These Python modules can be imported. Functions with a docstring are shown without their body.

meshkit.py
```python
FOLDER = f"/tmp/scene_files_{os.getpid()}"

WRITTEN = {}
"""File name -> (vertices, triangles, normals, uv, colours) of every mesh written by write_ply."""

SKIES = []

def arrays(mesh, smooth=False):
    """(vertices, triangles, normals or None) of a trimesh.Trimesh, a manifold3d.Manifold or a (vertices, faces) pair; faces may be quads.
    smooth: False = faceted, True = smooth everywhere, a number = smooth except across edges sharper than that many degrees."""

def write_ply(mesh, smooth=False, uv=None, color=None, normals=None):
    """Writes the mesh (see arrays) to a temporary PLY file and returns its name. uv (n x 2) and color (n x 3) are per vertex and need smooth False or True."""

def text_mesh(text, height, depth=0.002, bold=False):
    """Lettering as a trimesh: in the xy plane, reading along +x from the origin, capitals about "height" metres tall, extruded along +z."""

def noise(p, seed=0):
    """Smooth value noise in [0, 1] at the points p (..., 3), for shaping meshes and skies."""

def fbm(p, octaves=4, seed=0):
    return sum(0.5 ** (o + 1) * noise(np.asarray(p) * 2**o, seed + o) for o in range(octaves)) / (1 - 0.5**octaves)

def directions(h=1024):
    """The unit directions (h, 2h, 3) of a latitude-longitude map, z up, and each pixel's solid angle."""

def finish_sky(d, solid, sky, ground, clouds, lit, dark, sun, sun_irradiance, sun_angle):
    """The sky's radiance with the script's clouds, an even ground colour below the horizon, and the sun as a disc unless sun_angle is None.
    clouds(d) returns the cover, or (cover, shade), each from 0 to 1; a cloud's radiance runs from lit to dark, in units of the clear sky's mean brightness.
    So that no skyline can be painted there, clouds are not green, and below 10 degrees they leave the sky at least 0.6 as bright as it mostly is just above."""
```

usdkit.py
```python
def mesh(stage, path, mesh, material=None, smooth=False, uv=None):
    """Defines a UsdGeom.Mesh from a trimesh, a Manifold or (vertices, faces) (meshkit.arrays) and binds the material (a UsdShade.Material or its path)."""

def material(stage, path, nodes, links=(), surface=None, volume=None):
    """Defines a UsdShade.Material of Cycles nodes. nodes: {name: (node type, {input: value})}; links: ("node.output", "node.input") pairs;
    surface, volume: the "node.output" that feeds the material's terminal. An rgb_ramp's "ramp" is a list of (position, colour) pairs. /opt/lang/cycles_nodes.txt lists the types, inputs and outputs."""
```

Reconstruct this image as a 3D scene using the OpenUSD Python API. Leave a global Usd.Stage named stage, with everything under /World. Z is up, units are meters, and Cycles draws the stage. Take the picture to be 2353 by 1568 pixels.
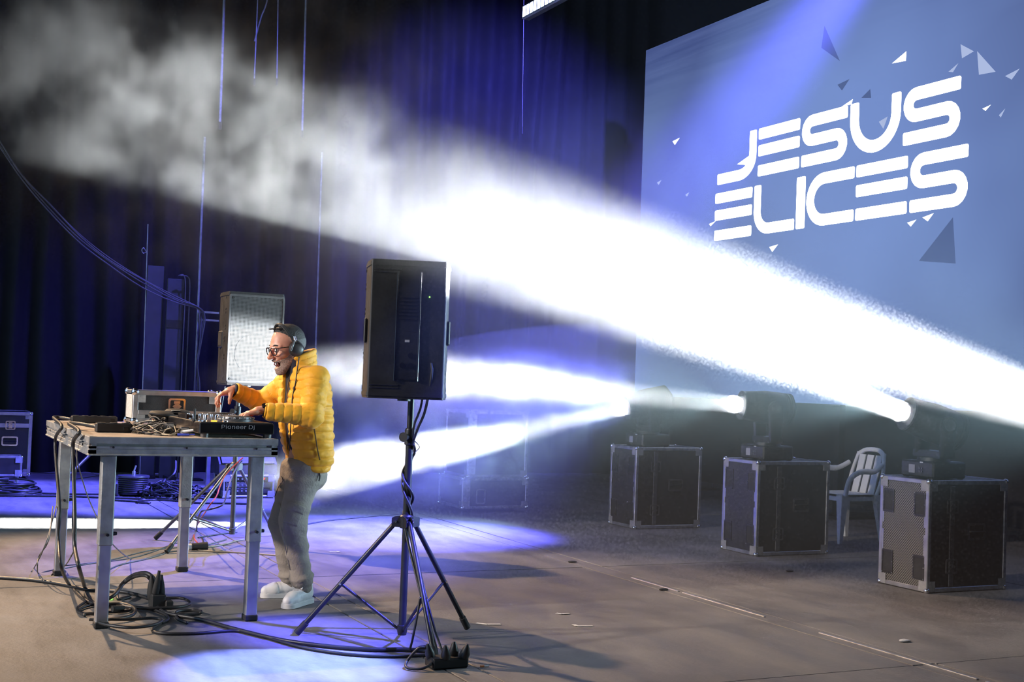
import math, random
import numpy as np, trimesh, manifold3d, usdkit, meshkit
from scipy.sparse import csr_matrix
from shapely.geometry import Polygon, LineString, box as sbox
from pxr import Usd, UsdGeom, UsdLux, UsdShade, Gf, Sdf

random.seed(4); rng = np.random.default_rng(4)
stage = Usd.Stage.CreateInMemory()
UsdGeom.SetStageUpAxis(stage, UsdGeom.Tokens.z); UsdGeom.SetStageMetersPerUnit(stage, 1.0)
UsdGeom.Xform.Define(stage, '/World'); UsdGeom.Scope.Define(stage, '/World/Looks')

# ---------------------------------------------------------------- camera
# world: x runs along the stage (the camera stands in the near wing at x = 0), y points upstage, the audience is at -y
FPX, YAW, PITCH, ROLL, EYE = 2912.25, math.radians(26.1485), math.radians(1.8602), math.radians(2.1069), 1.3636
FW = np.array([-math.cos(YAW) * math.cos(PITCH), math.sin(YAW) * math.cos(PITCH), math.sin(PITCH)])
_r = np.cross(FW, [0, 0, 1]); _r /= np.linalg.norm(_r); _u = np.cross(_r, FW)
RT = math.cos(ROLL) * _r + math.sin(ROLL) * _u
UP = -math.sin(ROLL) * _r + math.cos(ROLL) * _u
cam = UsdGeom.Camera.Define(stage, '/World/camera')
cam.AddTransformOp().Set(Gf.Matrix4d(*RT, 0, *UP, 0, *(-FW), 0, 0, 0, EYE, 1))
cam.CreateHorizontalApertureAttr(36.0); cam.CreateVerticalApertureAttr(24.0)
cam.CreateFocalLengthAttr(36.0 * FPX / 2353)
cam.CreateClippingRangeAttr(Gf.Vec2f(0.05, 200))
cam.CreateExposureAttr(0.0)

# ---------------------------------------------------------------- lights
def aim(prim, pos, to):
    pos = np.array(pos, float); d = np.array(to, float) - pos; d /= np.linalg.norm(d)
    z = -d; x = np.cross([0, 0, 1], z); x /= np.linalg.norm(x); y = np.cross(z, x)
    UsdGeom.Xformable(prim).AddTransformOp().Set(Gf.Matrix4d(*x, 0, *y, 0, *z, 0, *map(float, pos), 1))

def spot(name, pos, to, half, soft, col, power, rad=0.07, parent='/World'):
    l = UsdLux.SphereLight.Define(stage, f'{parent}/{name}')
    l.CreateRadiusAttr(rad); l.CreateIntensityAttr(power); l.CreateColorAttr(Gf.Vec3f(*col)); l.CreateNormalizeAttr(True)
    s = UsdLux.ShapingAPI.Apply(l.GetPrim()); s.CreateShapingConeAngleAttr(half); s.CreateShapingConeSoftnessAttr(soft)
    aim(l.GetPrim(), pos, to)

WHITE, BLUE, WARM = (0.93, 0.98, 1.0), (0.10, 0.10, 1.0), (1.0, 0.66, 0.38)
# the four moving heads on the flight cases: lens position, a point on the beam's axis, half angle, softness, power
HEADS = [((-10.62, 6.42, 1.145), (-11.50, 1.9, 0.05), 4.2, 0.12, 24000),
         ((-8.77, 6.42, 1.246), (-9.80, 2.5, 1.50), 4.4, 0.8, 21000),
         ((-6.83, 6.42, 1.262), (-7.90, 2.2, 2.60), 5.4, 0.45, 32000),
         ((-4.95, 6.42, 1.20), (-6.05, 2.45, 2.28), 5.2, 0.30, 80000)]
# unseen stage lamps, out of view, placed for the warm and blue light
spot('unseen_front_lamp', (-14.6, -1.6, 7.4), (-7.6, 1.9, 0.6), 20, 0.5, WARM, 2300, 0.12)  # out of view, set to match the warm shadows of the deck
spot('unseen_front_lamp_001', (-6.5, -6.5, 4.4), (-7.8, 2.2, 0.8), 17, 1.0, (1.0, 0.86, 0.74), 1400, 0.15)  # out of view, placed to light the jacket and the case fronts
spot('unseen_blue_lamp', (-7.94, 7.83, 5.9), (-10.5, 4.1, 0), 10.5, 1.0, BLUE, 30000, 0.12)  # out of view, source of the blue beam before the screen
spot('unseen_blue_lamp_001', (-11.5, 6.5, 6.6), (-13.8, 2.3, 0), 14, 0.6, BLUE, 11000, 0.12)  # out of view, placed to turn the far left floor blue
spot('unseen_blue_lamp_002', (-5.2, 4.6, 6.0), (-5.72, 1.72, 0), 4.8, 0.5, (0.17, 0.25, 1.0), 9500, 0.06)  # out of view, placed to make the blue pool near the tripod
spot('unseen_blue_lamp_003', (-3.0, 5.0, 5.0), (-6.1, 2.4, 0.5), 4.6, 0.8, BLUE, 6000, 0.10)  # out of view, placed to give the nearest stand its blue highlights
spot('unseen_blue_lamp_004', (-10.8, 4.6, 7.0), (-9.4, 2.6, 0), 15, 0.9, BLUE, 2500, 0.12)  # out of view, placed to wash the floor behind the table
spot('unseen_blue_lamp_005', (-9.0, 7.6, 7.6), (-16.5, 8.0, 4.2), 22, 0.9, BLUE, 9000, 0.15)  # out of view, placed to light the far curtain blue
spot('unseen_blue_lamp_006', (-13.2, 4.6, 8.4), (-16.1, 3.4, 2.2), 20, 0.9, BLUE, 1500, 0.12)  # out of view, placed to light the poles and hanging lines blue
dome = UsdLux.DomeLight.Define(stage, '/World/added_ambient_fill')  # added teal ambient fill for the dark hall, no sky in view
dome.CreateIntensityAttr(0.32); dome.CreateColorAttr(Gf.Vec3f(0.40, 0.66, 1.0))

# ---------------------------------------------------------------- helpers
LK = '/World/Looks/'
def mat(name, col, rough=0.5, metal=0.0, var=0.25, scale=6.0, bump=0.0, bscale=60.0, **kw):
    """principled surface with noise-driven tone, roughness and fine relief"""
    c = np.array(col, float)
    nodes = {"t": ("texture_coordinate", {}), "n": ("noise_texture", {"scale": scale, "detail": 2.0, "roughness": 0.6}),
             "r": ("rgb_ramp", {"ramp": [(0.25, tuple(c * (1 - var))), (0.75, tuple(np.minimum(c * (1 + var), 1)))]}),
             "m": ("map_range", {"from_min": 0.2, "from_max": 0.8, "to_min": max(rough - 0.08, 0.02), "to_max": min(rough + 0.1, 1.0)}),
             "p": ("principled_bsdf", {"metallic": metal, **kw})}
    links = [("t.object", "n.vector"), ("n.fac", "r.fac"), ("r.color", "p.base_color"), ("n.fac", "m.value"), ("m.result", "p.roughness")]
    if bump:
        nodes["n2"] = ("noise_texture", {"scale": bscale, "detail": 1.0})
        nodes["b"] = ("bump", {"strength": bump, "distance": 0.01})
        links += [("t.object", "n2.vector"), ("n2.fac", "b.height"), ("b.normal", "p.normal")]
    return usdkit.material(stage, LK + name, nodes, links, surface="p.BSDF")

def glow(name, col, strength):
    return usdkit.material(stage, LK + name, {"e": ("emission", {"color": col, "strength": strength})}, surface="e.emission")

M = {}
M['alu'] = mat('aluminium', (0.42, 0.42, 0.43), 0.38, 0.9, 0.15, 9)
M['alu_dull'] = mat('dull_aluminium', (0.30, 0.295, 0.29), 0.55, 0.55, 0.25, 14, 0.12, 90)
M['chrome'] = mat('chrome', (0.72, 0.72, 0.74), 0.16, 1.0, 0.05)
M['lam'] = mat('black_laminate', (0.016, 0.016, 0.018), 0.5, 0, 0.3, 12, 0.15, 220)
M['black'] = mat('black_plastic', (0.014, 0.014, 0.015), 0.42, 0, 0.3)
M['black_gloss'] = mat('gloss_black', (0.008, 0.008, 0.010), 0.18, 0, 0.3)
M['rubber'] = mat('rubber', (0.011, 0.011, 0.012), 0.7, 0, 0.3)
M['cable'] = mat('cable_rubber', (0.016, 0.016, 0.018), 0.45, 0, 0.25)
M['cable_grey'] = mat('grey_cable', (0.10, 0.095, 0.09), 0.5, 0, 0.3)
M['cable_tan'] = mat('tan_cable', (0.25, 0.21, 0.15), 0.5, 0, 0.3)
M['cable_red'] = mat('red_cable', (0.45, 0.07, 0.06), 0.5, 0, 0.2)
M['cabinet'] = mat('speaker_cabinet', (0.018, 0.0175, 0.017), 0.5, 0, 0.25, 10, 0.10, 320)
M['ply'] = mat('worn_plywood', (0.30, 0.24, 0.19), 0.7, 0, 0.3, 7, 0.2, 60)
M['steel_black'] = mat('black_steel', (0.02, 0.02, 0.022), 0.36, 0.3, 0.2)
M['grey_steel'] = mat('grey_steel', (0.12, 0.12, 0.125), 0.36, 0.7, 0.2)
M['white_plastic'] = mat('white_plastic', (0.62, 0.63, 0.62), 0.45, 0, 0.08)
M['drape'] = mat('black_drape', (0.0035, 0.0035, 0.004), 0.9, 0, 0.35, 3, 0.2, 120)
M['dark_wall'] = mat('dark_wall', (0.012, 0.012, 0.015), 0.85, 0, 0.3)
M['panel_blue'] = mat('dark_painted_panel', (0.05, 0.05, 0.055), 0.6, 0, 0.2)
M['tape'] = mat('white_tape', (0.5, 0.5, 0.47), 0.6, 0, 0.15)
M['label'] = mat('pale_label', (0.5, 0.5, 0.48), 0.5, 0, 0.3, 60)
M['screen_grey'] = mat('grey_lcd', (0.22, 0.22, 0.24), 0.3, 0, 0.1)

_used = {}
def nm(parent, name):
    k = (parent, name); n = _used.get(k, 0); _used[k] = n + 1
    return name if n == 0 else f'{name}_{n:03d}'
def path(p):
    return '/World' if p is None else str(p.GetPath() if hasattr(p, 'GetPath') else p)
def obj(name, mesh, m, parent=None, smooth=35, label=None):
    pp = path(parent); q = usdkit.mesh(stage, f'{pp}/{nm(pp, name)}', mesh, M[m] if isinstance(m, str) else m, smooth).GetPrim()
    if label: q.SetCustomDataByKey('label', label)
    return q
def tag(p, label=None, cat=None, group=None, kind=None):
    for k, v in (('label', label), ('category', cat), ('group', group), ('kind', kind)):
        if v: p.SetCustomDataByKey(k, v)
    return p
def thing(name, label, cat, loc=(0, 0, 0), rz=0.0, group=None, kind=None):
    x = UsdGeom.Xform.Define(stage, '/World/' + nm('/World', name))
    x.AddTranslateOp().Set(Gf.Vec3d(*map(float, loc)))
    if rz: x.AddRotateZOp().Set(float(rz))
    return tag(x.GetPrim(), label, cat, group, kind)
def dup(root, name, label, loc, rz=0.0, group=None):
    was = root.GetCustomData()
    r = thing(name, label, was['category'], loc, rz, group or was.get('group'))
    r.GetReferences().AddInternalReference(root.GetPath()); r.SetInstanceable(True)
    return r
def ray(px, py):
    """direction through a point of the photograph"""
    return FW + RT * (px - 1176.5) / FPX + UP * (784 - py) / FPX
def at(px, py, **ax):
    """where that line of sight meets the plane x=, y= or z= : used to measure real positions"""
    k = 'xyz'.index(next(iter(ax))); v = next(iter(ax.values())); d = ray(px, py)
    return np.array([0, 0, EYE]) + d * ((v - (EYE if k == 2 else 0)) / d[k])
def fl(px, py, z=0.0):
    return at(px, py, z=z)

cat = trimesh.util.concatenate
def tm(m):
    if isinstance(m, trimesh.Trimesh): return m
    v, f, _ = meshkit.arrays(m); return trimesh.Trimesh(v, f, process=False)
def box(x0, x1, y0, y1, z0, z1, c=0.0):
    """box from limits; c = chamfer"""
    lo, hi = np.minimum([x0, y0, z0], [x1, y1, z1]).astype(float), np.maximum([x0, y0, z0], [x1, y1, z1]).astype(float)
    if c <= 0:
        b = trimesh.creation.box(hi - lo); b.apply_translation((lo + hi) / 2); return b
    c = min(c, (hi - lo).min() * 0.49); pts = []
    for sx in (0, 1):
        for sy in (0, 1):
            for sz in (0, 1):
                p = np.where([sx, sy, sz], hi, lo); s = np.where([sx, sy, sz], -1, 1) * c
                for k in range(3):
                    o = p + s; o[k] = p[k]; pts.append(o)
    return trimesh.Trimesh(*_hull(pts), process=False)
def _hull(pts):
    h = trimesh.convex.convex_hull(np.array(pts)); return h.vertices, h.faces
def frame_of(d):
    d = np.asarray(d, float); d = d / np.linalg.norm(d)
    a = np.array([0, 0, 1.0]) if abs(d[2]) < 0.9 else np.array([1.0, 0, 0])
    x = np.cross(a, d); x /= np.linalg.norm(x); return x, np.cross(d, x), d
def cyl(p0, p1, r0, r1=None, n=16):
    p0, p1 = np.array(p0, float), np.array(p1, float); r1 = r0 if r1 is None else r1
    x, y, d = frame_of(p1 - p0); a = np.arange(n) * 2 * np.pi / n
    ring = np.cos(a)[:, None] * x + np.sin(a)[:, None] * y
    v = np.vstack([p0 + ring * r0, p1 + ring * r1, [p0], [p1]]); f = []
    for i in range(n):
        j = (i + 1) % n; f += [[i, j, n + j], [i, n + j, n + i], [2 * n, j, i], [2 * n + 1, n + i, n + j]]
    return trimesh.Trimesh(v, f, process=False)
def lathe(prof, org=(0, 0, 0), axis=(0, 0, 1), n=32):
    """prof: (radius, height) points along the axis, closed at both ends"""
    x, y, d = frame_of(axis); a = np.arange(n) * 2 * np.pi / n; k = len(prof)
    ring = np.cos(a)[:, None] * x + np.sin(a)[:, None] * y; org = np.array(org, float)
    v = np.vstack([org + d * h + ring * max(r, 1e-5) for r, h in prof] + [[org + d * prof[0][1]], [org + d * prof[-1][1]]]); f = []
    for s in range(k - 1):
        for i in range(n):
            j = (i + 1) % n; f += [[s * n + i, s * n + j, (s + 1) * n + j], [s * n + i, (s + 1) * n + j, (s + 1) * n + i]]
    for i in range(n):
        j = (i + 1) % n; f += [[k * n, j, i], [k * n + 1, (k - 1) * n + i, (k - 1) * n + j]]
    return trimesh.Trimesh(v, f, process=False)
def spline(pts, per=8, closed=False):
    p = np.array(pts, float); n = len(p)
    if n < 3 and not closed: return np.linspace(p[0], p[1], per + 1)
    g = (lambda i: p[i % n]) if closed else (lambda i: p[min(max(i, 0), n - 1)]); out = []
    for i in range(n if closed else n - 1):
        a, b, c, d = g(i - 1), g(i), g(i + 1), g(i + 2)
        for t in np.arange(per) / per:
            out.append(0.5 * (2 * b + (c - a) * t + (2 * a - 5 * b + 4 * c - d) * t * t + (3 * b - a - 3 * c + d) * t ** 3))
    if not closed: out.append(p[-1])
    return np.array(out)
def tube(pts, r, n=8, per=8, closed=False, raw=False):
    p = np.array(pts, float) if raw else spline(pts, per, closed); k = len(p)
    t = np.gradient(p, axis=0) if not closed else np.roll(p, -1, 0) - np.roll(p, 1, 0)
    t /= np.maximum(np.linalg.norm(t, axis=1, keepdims=True), 1e-9)
    x, _, _ = frame_of(t[0]); a = np.arange(n) * 2 * np.pi / n; rr = np.broadcast_to(r, (k,)); v = []
    for i in range(k):
        x = x - t[i] * (x @ t[i]); x /= max(np.linalg.norm(x), 1e-9); y = np.cross(t[i], x)
        v.append(p[i] + rr[i] * (np.cos(a)[:, None] * x + np.sin(a)[:, None] * y))
    v = np.vstack(v); f = []
    for s in range(k if closed else k - 1):
        q = (s + 1) % k
        for i in range(n):
            j = (i + 1) % n; f += [[s * n + i, s * n + j, q * n + j], [s * n + i, q * n + j, q * n + i]]
    if not closed:
        v = np.vstack([v, p[:1], p[-1:]])
        for i in range(n):
            j = (i + 1) % n; f += [[k * n, j, i], [k * n + 1, (k - 1) * n + i, (k - 1) * n + j]]
    return trimesh.Trimesh(v, f, process=False)
def prism(poly, h, org, ex, ey):
    """extrude a shapely polygon drawn in axes ex, ey by h along ex x ey"""
    m = trimesh.creation.extrude_polygon(poly, h, engine='earcut'); ex, ey = np.array(ex, float), np.array(ey, float)
    T = np.eye(4); T[:3, 0], T[:3, 1], T[:3, 2], T[:3, 3] = ex, ey, np.cross(ex, ey), org
    m.apply_transform(T); return m
def ball(c, r, s=2, sc=(1, 1, 1)):
    b = trimesh.creation.icosphere(s, r); b.apply_scale(sc); b.apply_translation(c); return b
def moved(m, loc=(0, 0, 0), rz=0.0):
    m = m.copy(); m.apply_transform(trimesh.transformations.rotation_matrix(math.radians(rz), [0, 0, 1])); m.apply_translation(loc); return m

# ---------------------------------------------------------------- the setting
concrete = usdkit.material(stage, LK + 'concrete', {
    "t": ("texture_coordinate", {}), "mp": ("mapping", {"scale": (0.55, 1.6, 1.0)}),
    "n": ("noise_texture", {"scale": 2.2, "detail": 5.0, "roughness": 0.68}), "n2": ("noise_texture", {"scale": 0.8, "detail": 3.0, "roughness": 0.6}),
    "n3": ("noise_texture", {"scale": 34.0, "detail": 2.0, "roughness": 0.7}),
    "r": ("rgb_ramp", {"ramp": [(0.28, (0.105, 0.10, 0.097)), (0.5, (0.165, 0.156, 0.15)), (0.72, (0.215, 0.205, 0.195))]}),
    "r2": ("rgb_ramp", {"ramp": [(0.33, (0.55, 0.54, 0.53)), (0.55, (1, 1, 1))]}), "x": ("mix_color", {"blend_type": "multiply", "fac": 0.8}),
    "rg": ("map_range", {"from_min": 0.3, "from_max": 0.7, "to_min": 0.5, "to_max": 0.8}),
    "b": ("bump", {"strength": 0.35, "distance": 0.006}), "p": ("principled_bsdf", {"specular_ior_level": 0.3})},
    [("t.object", "mp.vector"), ("mp.vector", "n.vector"), ("t.object", "n2.vector"), ("t.object", "n3.vector"), ("n.fac", "r.fac"), ("n2.fac", "r2.fac"),
     ("r.color", "x.a"), ("r2.color", "x.b"), ("x.result", "p.base_color"), ("n.fac", "rg.value"), ("rg.result", "p.roughness"), ("n3.fac", "b.height"), ("b.normal", "p.normal")],
    surface="p.BSDF")
M['concrete'] = concrete
floor = tag(UsdGeom.Xform.Define(stage, '/World/floor').GetPrim(), 'worn grey concrete stage floor', None, None, 'structure')
obj('subfloor', box(-18, 3, -9, 11, -0.25, -0.03), 'dark_wall', floor)
xs = [-18, -14.6, -11.5, -8.3, -4.9, -1.6, 3]; ys = [-9, -5.2, -1.3, 2.42, 2.58, 4.74, 4.90, 7.6, 11]
for i in range(len(xs) - 1):
    for j in range(len(ys) - 1):
        g = 0.004
        obj('slab', box(xs[i] + g, xs[i + 1] - g, ys[j] + g, ys[j + 1] - g, -0.06, -0.0015 * ((i * 7 + j * 3) % 2), 0.003), 'concrete', floor, False)
# the metal edge let into the floor joint
strip = tag(UsdGeom.Xform.Define(stage, '/World/trim_1').GetPrim(), 'thin bright metal strip along the floor joint', None, None, 'structure')
for a, b in ((-7.75, -7.15), (-7.1, -6.22), (-5.72, -4.55), (-4.5, -2.0)):
    obj('strip_length', box(a, b, 4.815, 4.832, -0.02, 0.006, 0.002), 'alu', strip)
obj('wall_back', box(-18, 3, 10.9, 11.1, -0.06, 9), 'dark_wall'); tag(stage.GetPrimAtPath('/World/wall_back'), 'dark wall behind the screen', None, None, 'structure')
obj('wall_left', box(-18.1, -17.9, -9, 11, -0.06, 9), 'dark_wall'); tag(stage.GetPrimAtPath('/World/wall_left'), 'dark far wall behind the curtain', None, None, 'structure')
obj('ceiling', box(-18.1, 3, -4, 11.1, 9, 9.2), 'dark_wall'); tag(stage.GetPrimAtPath('/World/ceiling'), 'dark stage roof out of view', None, None, 'structure')  # out of view; bears the hanging lines and blocks some dome light

obj('added_blocker_wall', box(3.0, 3.2, -9, 11, -0.06, 9), 'dark_wall'); tag(stage.GetPrimAtPath('/World/added_blocker_wall'), 'added dark wall behind the camera, out of view, blocking dome light', None, None, 'structure')  # added out of view to keep dome light off the camera-facing sides

def drape(y0, y1, x, z0, z1, n, amp=0.09):
    yy = np.linspace(y0, y1, n * 14); zz = np.linspace(z0, z1, 26); Y, Z = np.meshgrid(yy, zz)
    w = meshkit.fbm(np.stack([Y * 0.9, Z * 0.25, 0 * Y], -1), 3, 5)
    ph = (Y - y0) / (y1 - y0) * n * 2 * np.pi + 5 * w
    X = x + amp * (0.6 + 0.4 * (z1 - Z) / (z1 - z0)) * np.sin(ph) + 0.12 * (w - 0.5)
    v = np.stack([X, Y, Z], -1).reshape(-1, 3); f = []; c = len(yy)
    for i in range(len(zz) - 1):
        a = np.arange(c - 1) + i * c; f.append(np.stack([a, a + 1, a + c + 1], 1)); f.append(np.stack([a, a + c + 1, a + c], 1))
    f = np.vstack(f); m = len(v)
    return trimesh.Trimesh(np.vstack([v, v + [-0.012, 0, 0]]), np.vstack([f, f[:, ::-1] + m]), process=False)
cur = thing('stage_curtain', 'tall black stage curtain hanging in folds across the far wing', 'curtain')
obj('cloth', drape(-7, 10.6, -17.1, 0.0, 8.8, 46), 'drape', cur, True)
obj('curtain_track', cyl((-17.1, -7.1, 8.85), (-17.1, 10.7, 8.85), 0.03), 'steel_black', cur)

# ---------------------------------------------------------------- LED wall with the name on it
SY = 9.3
led_mat = usdkit.material(stage, LK + 'led_picture', {
    "g": ("geometry", {}), "mp": ("mapping", {"scale": (0.10, 1.0, 3.2)}), "n": ("noise_texture", {"scale": 3.0, "detail": 6.0, "roughness": 0.6}),
    "n2": ("noise_texture", {"scale": 0.55, "detail": 2.0}),
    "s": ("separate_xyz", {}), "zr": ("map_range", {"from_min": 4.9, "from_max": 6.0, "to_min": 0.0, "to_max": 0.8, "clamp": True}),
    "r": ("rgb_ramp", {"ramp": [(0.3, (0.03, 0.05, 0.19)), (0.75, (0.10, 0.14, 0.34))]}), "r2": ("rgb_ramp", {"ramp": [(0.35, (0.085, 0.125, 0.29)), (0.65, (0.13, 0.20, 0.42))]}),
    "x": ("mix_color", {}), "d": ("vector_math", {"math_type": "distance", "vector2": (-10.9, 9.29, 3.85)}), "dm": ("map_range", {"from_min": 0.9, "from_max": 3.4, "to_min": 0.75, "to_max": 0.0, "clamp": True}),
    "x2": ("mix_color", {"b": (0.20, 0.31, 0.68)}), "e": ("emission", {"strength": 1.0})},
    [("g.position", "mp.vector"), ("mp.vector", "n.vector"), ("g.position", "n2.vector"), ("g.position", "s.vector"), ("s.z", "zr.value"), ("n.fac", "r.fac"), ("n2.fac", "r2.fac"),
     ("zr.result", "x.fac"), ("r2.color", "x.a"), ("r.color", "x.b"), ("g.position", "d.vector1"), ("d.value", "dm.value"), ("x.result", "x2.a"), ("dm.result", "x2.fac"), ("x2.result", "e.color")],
    surface="e.emission")
M['led_white'] = glow('led_white', (0.92, 0.96, 1.0), 2.4)
M['led_soft'] = glow('led_soft', (0.55, 0.66, 1.0), 0.75)
M['led_dark'] = glow('led_dark', (0.085, 0.13, 0.30), 1.0)
led = thing('led_screen', 'large blue-lit LED wall showing two lines of white lettering', 'screen')
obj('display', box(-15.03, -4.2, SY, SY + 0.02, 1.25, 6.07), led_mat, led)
obj('cabinet_back', box(-15.03, -4.2, SY + 0.021, SY + 0.13, 1.25, 6.07), 'black', led)
for x in (-14.4, -11, -7.6, -4.7):
    obj('support_leg', box(x - 0.04, x + 0.04, SY + 0.14, SY + 0.22, 0, 5.9), 'steel_black', led)
    obj('foot_plate', box(x - 0.2, x + 0.2, SY + 0.0, SY + 0.9, 0, 0.03), 'steel_black', led)

def stroke(pts, w, closed=False):
    return LineString(pts).buffer(w / 2, cap_style='flat', join_style='round', quad_segs=8)
def rounded(p, r=0.022):
    return p.buffer(-r, join_style='mitre').buffer(r, quad_segs=6)
def arc(cx, cz, rx, rz, a0, a1, n=10):
    return [(cx + rx * math.cos(math.radians(a)), cz + rz * math.sin(math.radians(a))) for a in np.linspace(a0, a1, n)]
def letter_shapes(ch, x0, x1, z0, z1, t):
    """rounded single-stroke capitals in the box; t = stroke"""
    h, w = z1 - z0, x1 - x0; a, b, c, d, m = x0, x1, z0 + t / 2, z1 - t / 2, (z0 + z1) / 2
    if ch == 'E':
        g = (h - 3 * t) / 2
        return [sbox(a, z0, b, z0 + t), sbox(a, m - t / 2 + 0.02, b, m + t / 2 + 0.02), sbox(a, z1 - t, b, z1)]
    if ch == 'S':
        r = (d - c) / 4
        p = [(b, d), (a + t / 2 + r, d)] + arc(a + t / 2 + r, d - r, r, r, 90, 270) + [(b - t / 2 - r, c + 2 * r)] + arc(b - t / 2 - r, c + r, r, r, 90, -90) + [(a, c)]
        return [stroke(p, t)]
    if ch == 'C':
        r = (d - c) / 2; rx = min(r, w * 0.5)
        return [stroke([(b, d), (a + t / 2 + rx, d)] + arc(a + t / 2 + rx, m, rx, r, 90, 270, 16) + [(b, c)], t)]
    if ch == 'U':
        r = (w - t) / 2; rz = min(h * 0.55, r * 1.25)
        return [stroke([(a + t / 2, z1), (a + t / 2, c + rz)] + arc((a + b) / 2, c + rz, r, rz, 180, 360, 18) + [(b - t / 2, z1)], t)]
    if ch == 'L':
        r = h * 0.36
        return [stroke([(a + t / 2, z1), (a + t / 2, c + r)] + arc(a + t / 2 + r, c + r, r, r, 180, 270) + [(b, c)], t)]
    if ch == 'J':
        r = h * 0.36
        return [stroke([(b - t / 2, z1), (b - t / 2, c + r)] + arc(b - t / 2 - r * 1.3, c + r, r * 1.3, r, 0, -90) + [(a, c)], t)]
    return [sbox(a, z0, b, z1)]
def wall_x(px, py): return at(px, py, y=SY)[0]
def row(chars, edges, py, z0, z1, t):
    for ch, (e0, e1) in zip(chars, edges):
        shapes = [rounded(s) for s in letter_shapes(ch, wall_x(e0, py) + 0.008, wall_x(e1, py) - 0.008, z0, z1, t)]
        obj('letter', cat([prism(s, 0.006, (0, SY - 0.001, 0), (1, 0, 0), (0, 0, 1)) for s in shapes]), 'led_white', led, False, f'white letter {ch}')
row('JESUS', [(1651, 1740), (1743, 1839), (1842, 1948), (1952, 2070), (2074, 2207)], 330, 3.948, 4.532, 0.136)
row('ELICES', [(1644, 1730), (1733, 1828), (1830, 1852), (1853, 1964), (1966, 2086), (2090, 2225)], 450, 3.241, 3.842, 0.131)
for pts, mt in (([(2050, 146), (2083, 118), (2082, 140)], 'led_white'), ([(1546, 325), (1562, 317), (1551, 333)], 'led_white'), ([(1694, 378), (1722, 358), (1720, 380)], 'led_white'),
                ([(1935, 245), (1960, 228), (1957, 240)], 'led_white'), ([(2258, 250), (2277, 241), (2265, 255)], 'led_white'), ([(2310, 175), (2343, 158), (2325, 183)], 'led_soft'),
                ([(2085, 512), (2106, 505), (2093, 521)], 'led_white'), ([(2120, 500), (2146, 490), (2132, 509)], 'led_white'), ([(1768, 568), (1788, 562), (1775, 579)], 'led_white'),
                ([(1630, 515), (1645, 508), (1633, 520)], 'led_white'), ([(2208, 102), (2238, 118), (2211, 134)], 'led_soft'), ([(2246, 118), (2288, 165), (2250, 172)], 'led_soft'),
                ([(2180, 165), (2202, 146), (2190, 166)], 'led_soft'), ([(2112, 600), (2190, 500), (2196, 606)], 'led_dark'), ([(2296, 265), (2310, 250), (2300, 270)], 'led_soft'),
                ([(2020, 280), (2040, 268), (2030, 296)], 'led_soft'), ([(1510, 420), (1520, 414), (1514, 425)], 'led_soft'), ([(1575, 448), (1584, 442), (1579, 452)], 'led_soft'),
                ([(1888, 110), (1895, 60), (1930, 140)], 'led_dark'), ([(1925, 195), (1952, 182), (1935, 208)], 'led_dark'), ([(1980, 225), (2000, 205), (2002, 225)], 'led_dark')):
    q = Polygon([(p[0], p[2]) for p in (at(*c, y=SY) for c in pts)])
    obj('graphic_shard', prism(q if q.exterior.is_ccw else Polygon(list(q.exterior.coords)[::-1]), 0.003, (0, SY - 0.001, 0), (1, 0, 0), (0, 0, 1)), mt, led, False)

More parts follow.
